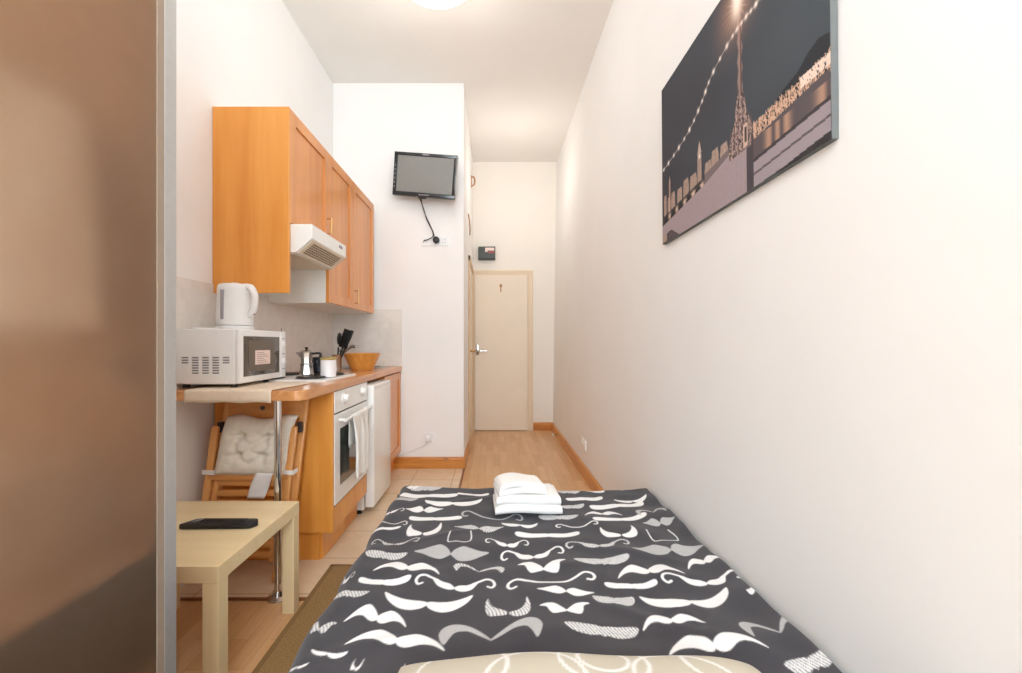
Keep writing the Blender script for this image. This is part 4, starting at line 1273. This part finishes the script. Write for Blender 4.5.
# socket on the long wall
zs = .27; xs = XR(zs)
t = thing('wall_socket', 'white double socket low on the long wall beyond the bed', 'socket', (xs, 3.74, zs))
b = BM(); box(b, xs - .011, xs + .004, 3.665, 3.815, zs - .043, zs + .043, .003); obj('plate', b, M['whiteplastic'], t)
for y in (3.70, 3.77): obj('rocker_switch', box(BM(), xs - .018, xs - .010, y, y + .02, zs + .006, zs + .03, .002), M['enamel'], t)
# door stop
t = thing('door_stop', 'small brass door stop with pale tip on the skirting', 'door stop', (XR(0) - .018, 5.15, .06))
b = BM(); tube(b, [(XR(0) - .017, 5.15, .06), (XR(0) - .06, 5.15, .06)], .008, 12, sm=1); obj('stem', b, M['brass'], t, 50)
b = BM(); tube(b, [(XR(0) - .06, 5.15, .06), (XR(0) - .078, 5.15, .06)], .013, 12, sm=1); obj('tip', b, M['whiteplastic'], t, 50)
# fuse box over the far door
fx, _, fz = at(486.8, 254, YB)
t = thing('fuse_box', 'small black fuse box with white label above the far door', 'fuse box', (fx, YB, fz))
b = BM(); box(b, fx - .108, fx + .108, YB - .07, YB, fz - .082, fz + .082, .005); obj('case', b, M['fuse'], t)
b = BM(); box(b, fx - .02, fx + .095, YB - .0725, YB - .0695, fz + .03, fz + .066); box(b, fx - .02, fx + .012, YB - .0725, YB - .0695, fz + .012, fz + .03); obj('label_plate', b, M['label'], t)
b = BM(); box(b, fx + .02, fx + .095, YB - .0745, YB - .0695, fz - .006, fz + .024, .002); obj('main_switch', b, M['red'], t)
b = BM(); box(b, fx - .108, fx + .108, YB - .074, YB - .0695, fz - .076, fz - .062, .002); obj('lower_strip', b, M['black'], t)
# hook and bent wire high on the side of the partition
t = thing('wall_hook', 'brown metal hook high on the partition side above the doors', 'hook', (XP, 5.25, 3.0))
b = BM(); box(b, XP, XP + .008, 5.21, 5.28, 2.96, 3.09, .002); obj('back_plate', b, M['rust'], t)
b = BM(); tube(b, [(XP + .008, 5.245, 3.07), (XP + .03, 5.245, 3.08), (XP + .045, 5.245, 3.04), (XP + .04, 5.245, 2.99), (XP + .012, 5.245, 2.97)], .009, 8); obj('hook_arm', b, M['rust'], t, 50)
b = BM(); tube(b, [(XP + .004, 4.62, 2.46), (XP + .01, 4.68, 2.42), (XP + .012, 4.80, 2.36), (XP + .006, 4.90, 2.31)], .006, 8)
tag(obj('bent_wire', b, M['rust'], None, 60), 'brown bent wire below the hook on the partition side', 'wire')

# ceiling lamp
lx0, ly0 = -.355, 2.755
t = thing('ceiling_light', 'large round opal ceiling light', 'ceiling light', (lx0, ly0, H))
R_ = .26; dp = .13
prof = [(R_ * math.cos(a), -.02 - dp * math.sin(a)) for a in [k / 14 * PI / 2 for k in range(15)]]
b = BM(); lathe(b, [(R_, 0)] + prof, lx0, ly0, H, 64); obj('opal_shade', b, M['lamp'], t, 50)
b = BM(); lathe(b, [(R_ + .012, 0), (R_ + .012, -.02), (R_ - .01, -.024), (R_ - .02, -.004)], lx0, ly0, H, 64); obj('rim', b, M['enamel'], t, 40)

# ------------------------------------------------------------------ light
W = bpy.data.worlds.new('sky'); bpy.context.scene.world = W; W.use_nodes = True
bg = W.node_tree.nodes['Background']; bg.inputs[0].default_value = (.80, .90, 1, 1); bg.inputs[1].default_value = 1.0
def area(name, loc, rot, sx_, sy_, power, colr):
    l = bpy.data.lights.new(name, 'AREA'); l.shape = 'RECTANGLE'; l.size = sx_; l.size_y = sy_; l.energy = power; l.color = colr
    o = bpy.data.objects.new(name, l); C.objects.link(o); o.location = loc; o.rotation_euler = rot
    return o
area('window_daylight', ((WX0 + WX1) / 2, YF - .02, (WZ0 + WZ1) / 2), (PI / 2, 0, 0), WX1 - WX0, WZ1 - WZ0, 104, (.77, .905, 1))
pl = bpy.data.lights.new('ceiling_bulb', 'POINT'); pl.energy = 8; pl.shadow_soft_size = .2; pl.color = (1, .97, .92)
po_ = bpy.data.objects.new('ceiling_bulb', pl); C.objects.link(po_); po_.location = (lx0, ly0, H - .38)
pl = bpy.data.lights.new('hall_fill', 'POINT'); pl.energy = 7; pl.shadow_soft_size = .3; pl.color = (1, .92, .84)  # added warm fill for the hall, no lamp fitting there
po_ = bpy.data.objects.new('hall_fill', pl); C.objects.link(po_); po_.location = (.25, 4.7, H - .6)

pl = bpy.data.lights.new('rear_fill', 'POINT'); pl.energy = 36; pl.shadow_soft_size = .25; pl.color = (.97, .98, 1)  # added fill behind the camera, brightens the kitchen side, no fitting
po_ = bpy.data.objects.new('rear_fill', pl); C.objects.link(po_); po_.location = (-.02, -.45, H - .55)

# ------------------------------------------------------------------ camera
cam = bpy.data.cameras.new('camera'); co = bpy.data.objects.new('camera', cam); C.objects.link(co)
co.location = (0, 0, CH); co.rotation_euler = (PI / 2, 0, 0)
cam.sensor_width = 36; cam.sensor_fit = 'HORIZONTAL'; cam.lens = F / 1022 * 36
cam.shift_x = (511 - VX) / 1022; cam.shift_y = (VY - 336.5) / 1022
cam.clip_start = .02
sc = bpy.context.scene
sc.camera = co
sc.view_settings.view_transform = 'Standard'; sc.view_settings.look = 'None'
sc.view_settings.gamma = 1; sc.view_settings.exposure = .12; sc.view_settings.use_curve_mapping = False
sc.cycles.use_denoising = True
sc.cycles.max_bounces = 14; sc.cycles.diffuse_bounces = 8; sc.cycles.transmission_bounces = 8; sc.cycles.sample_clamp_indirect = 8
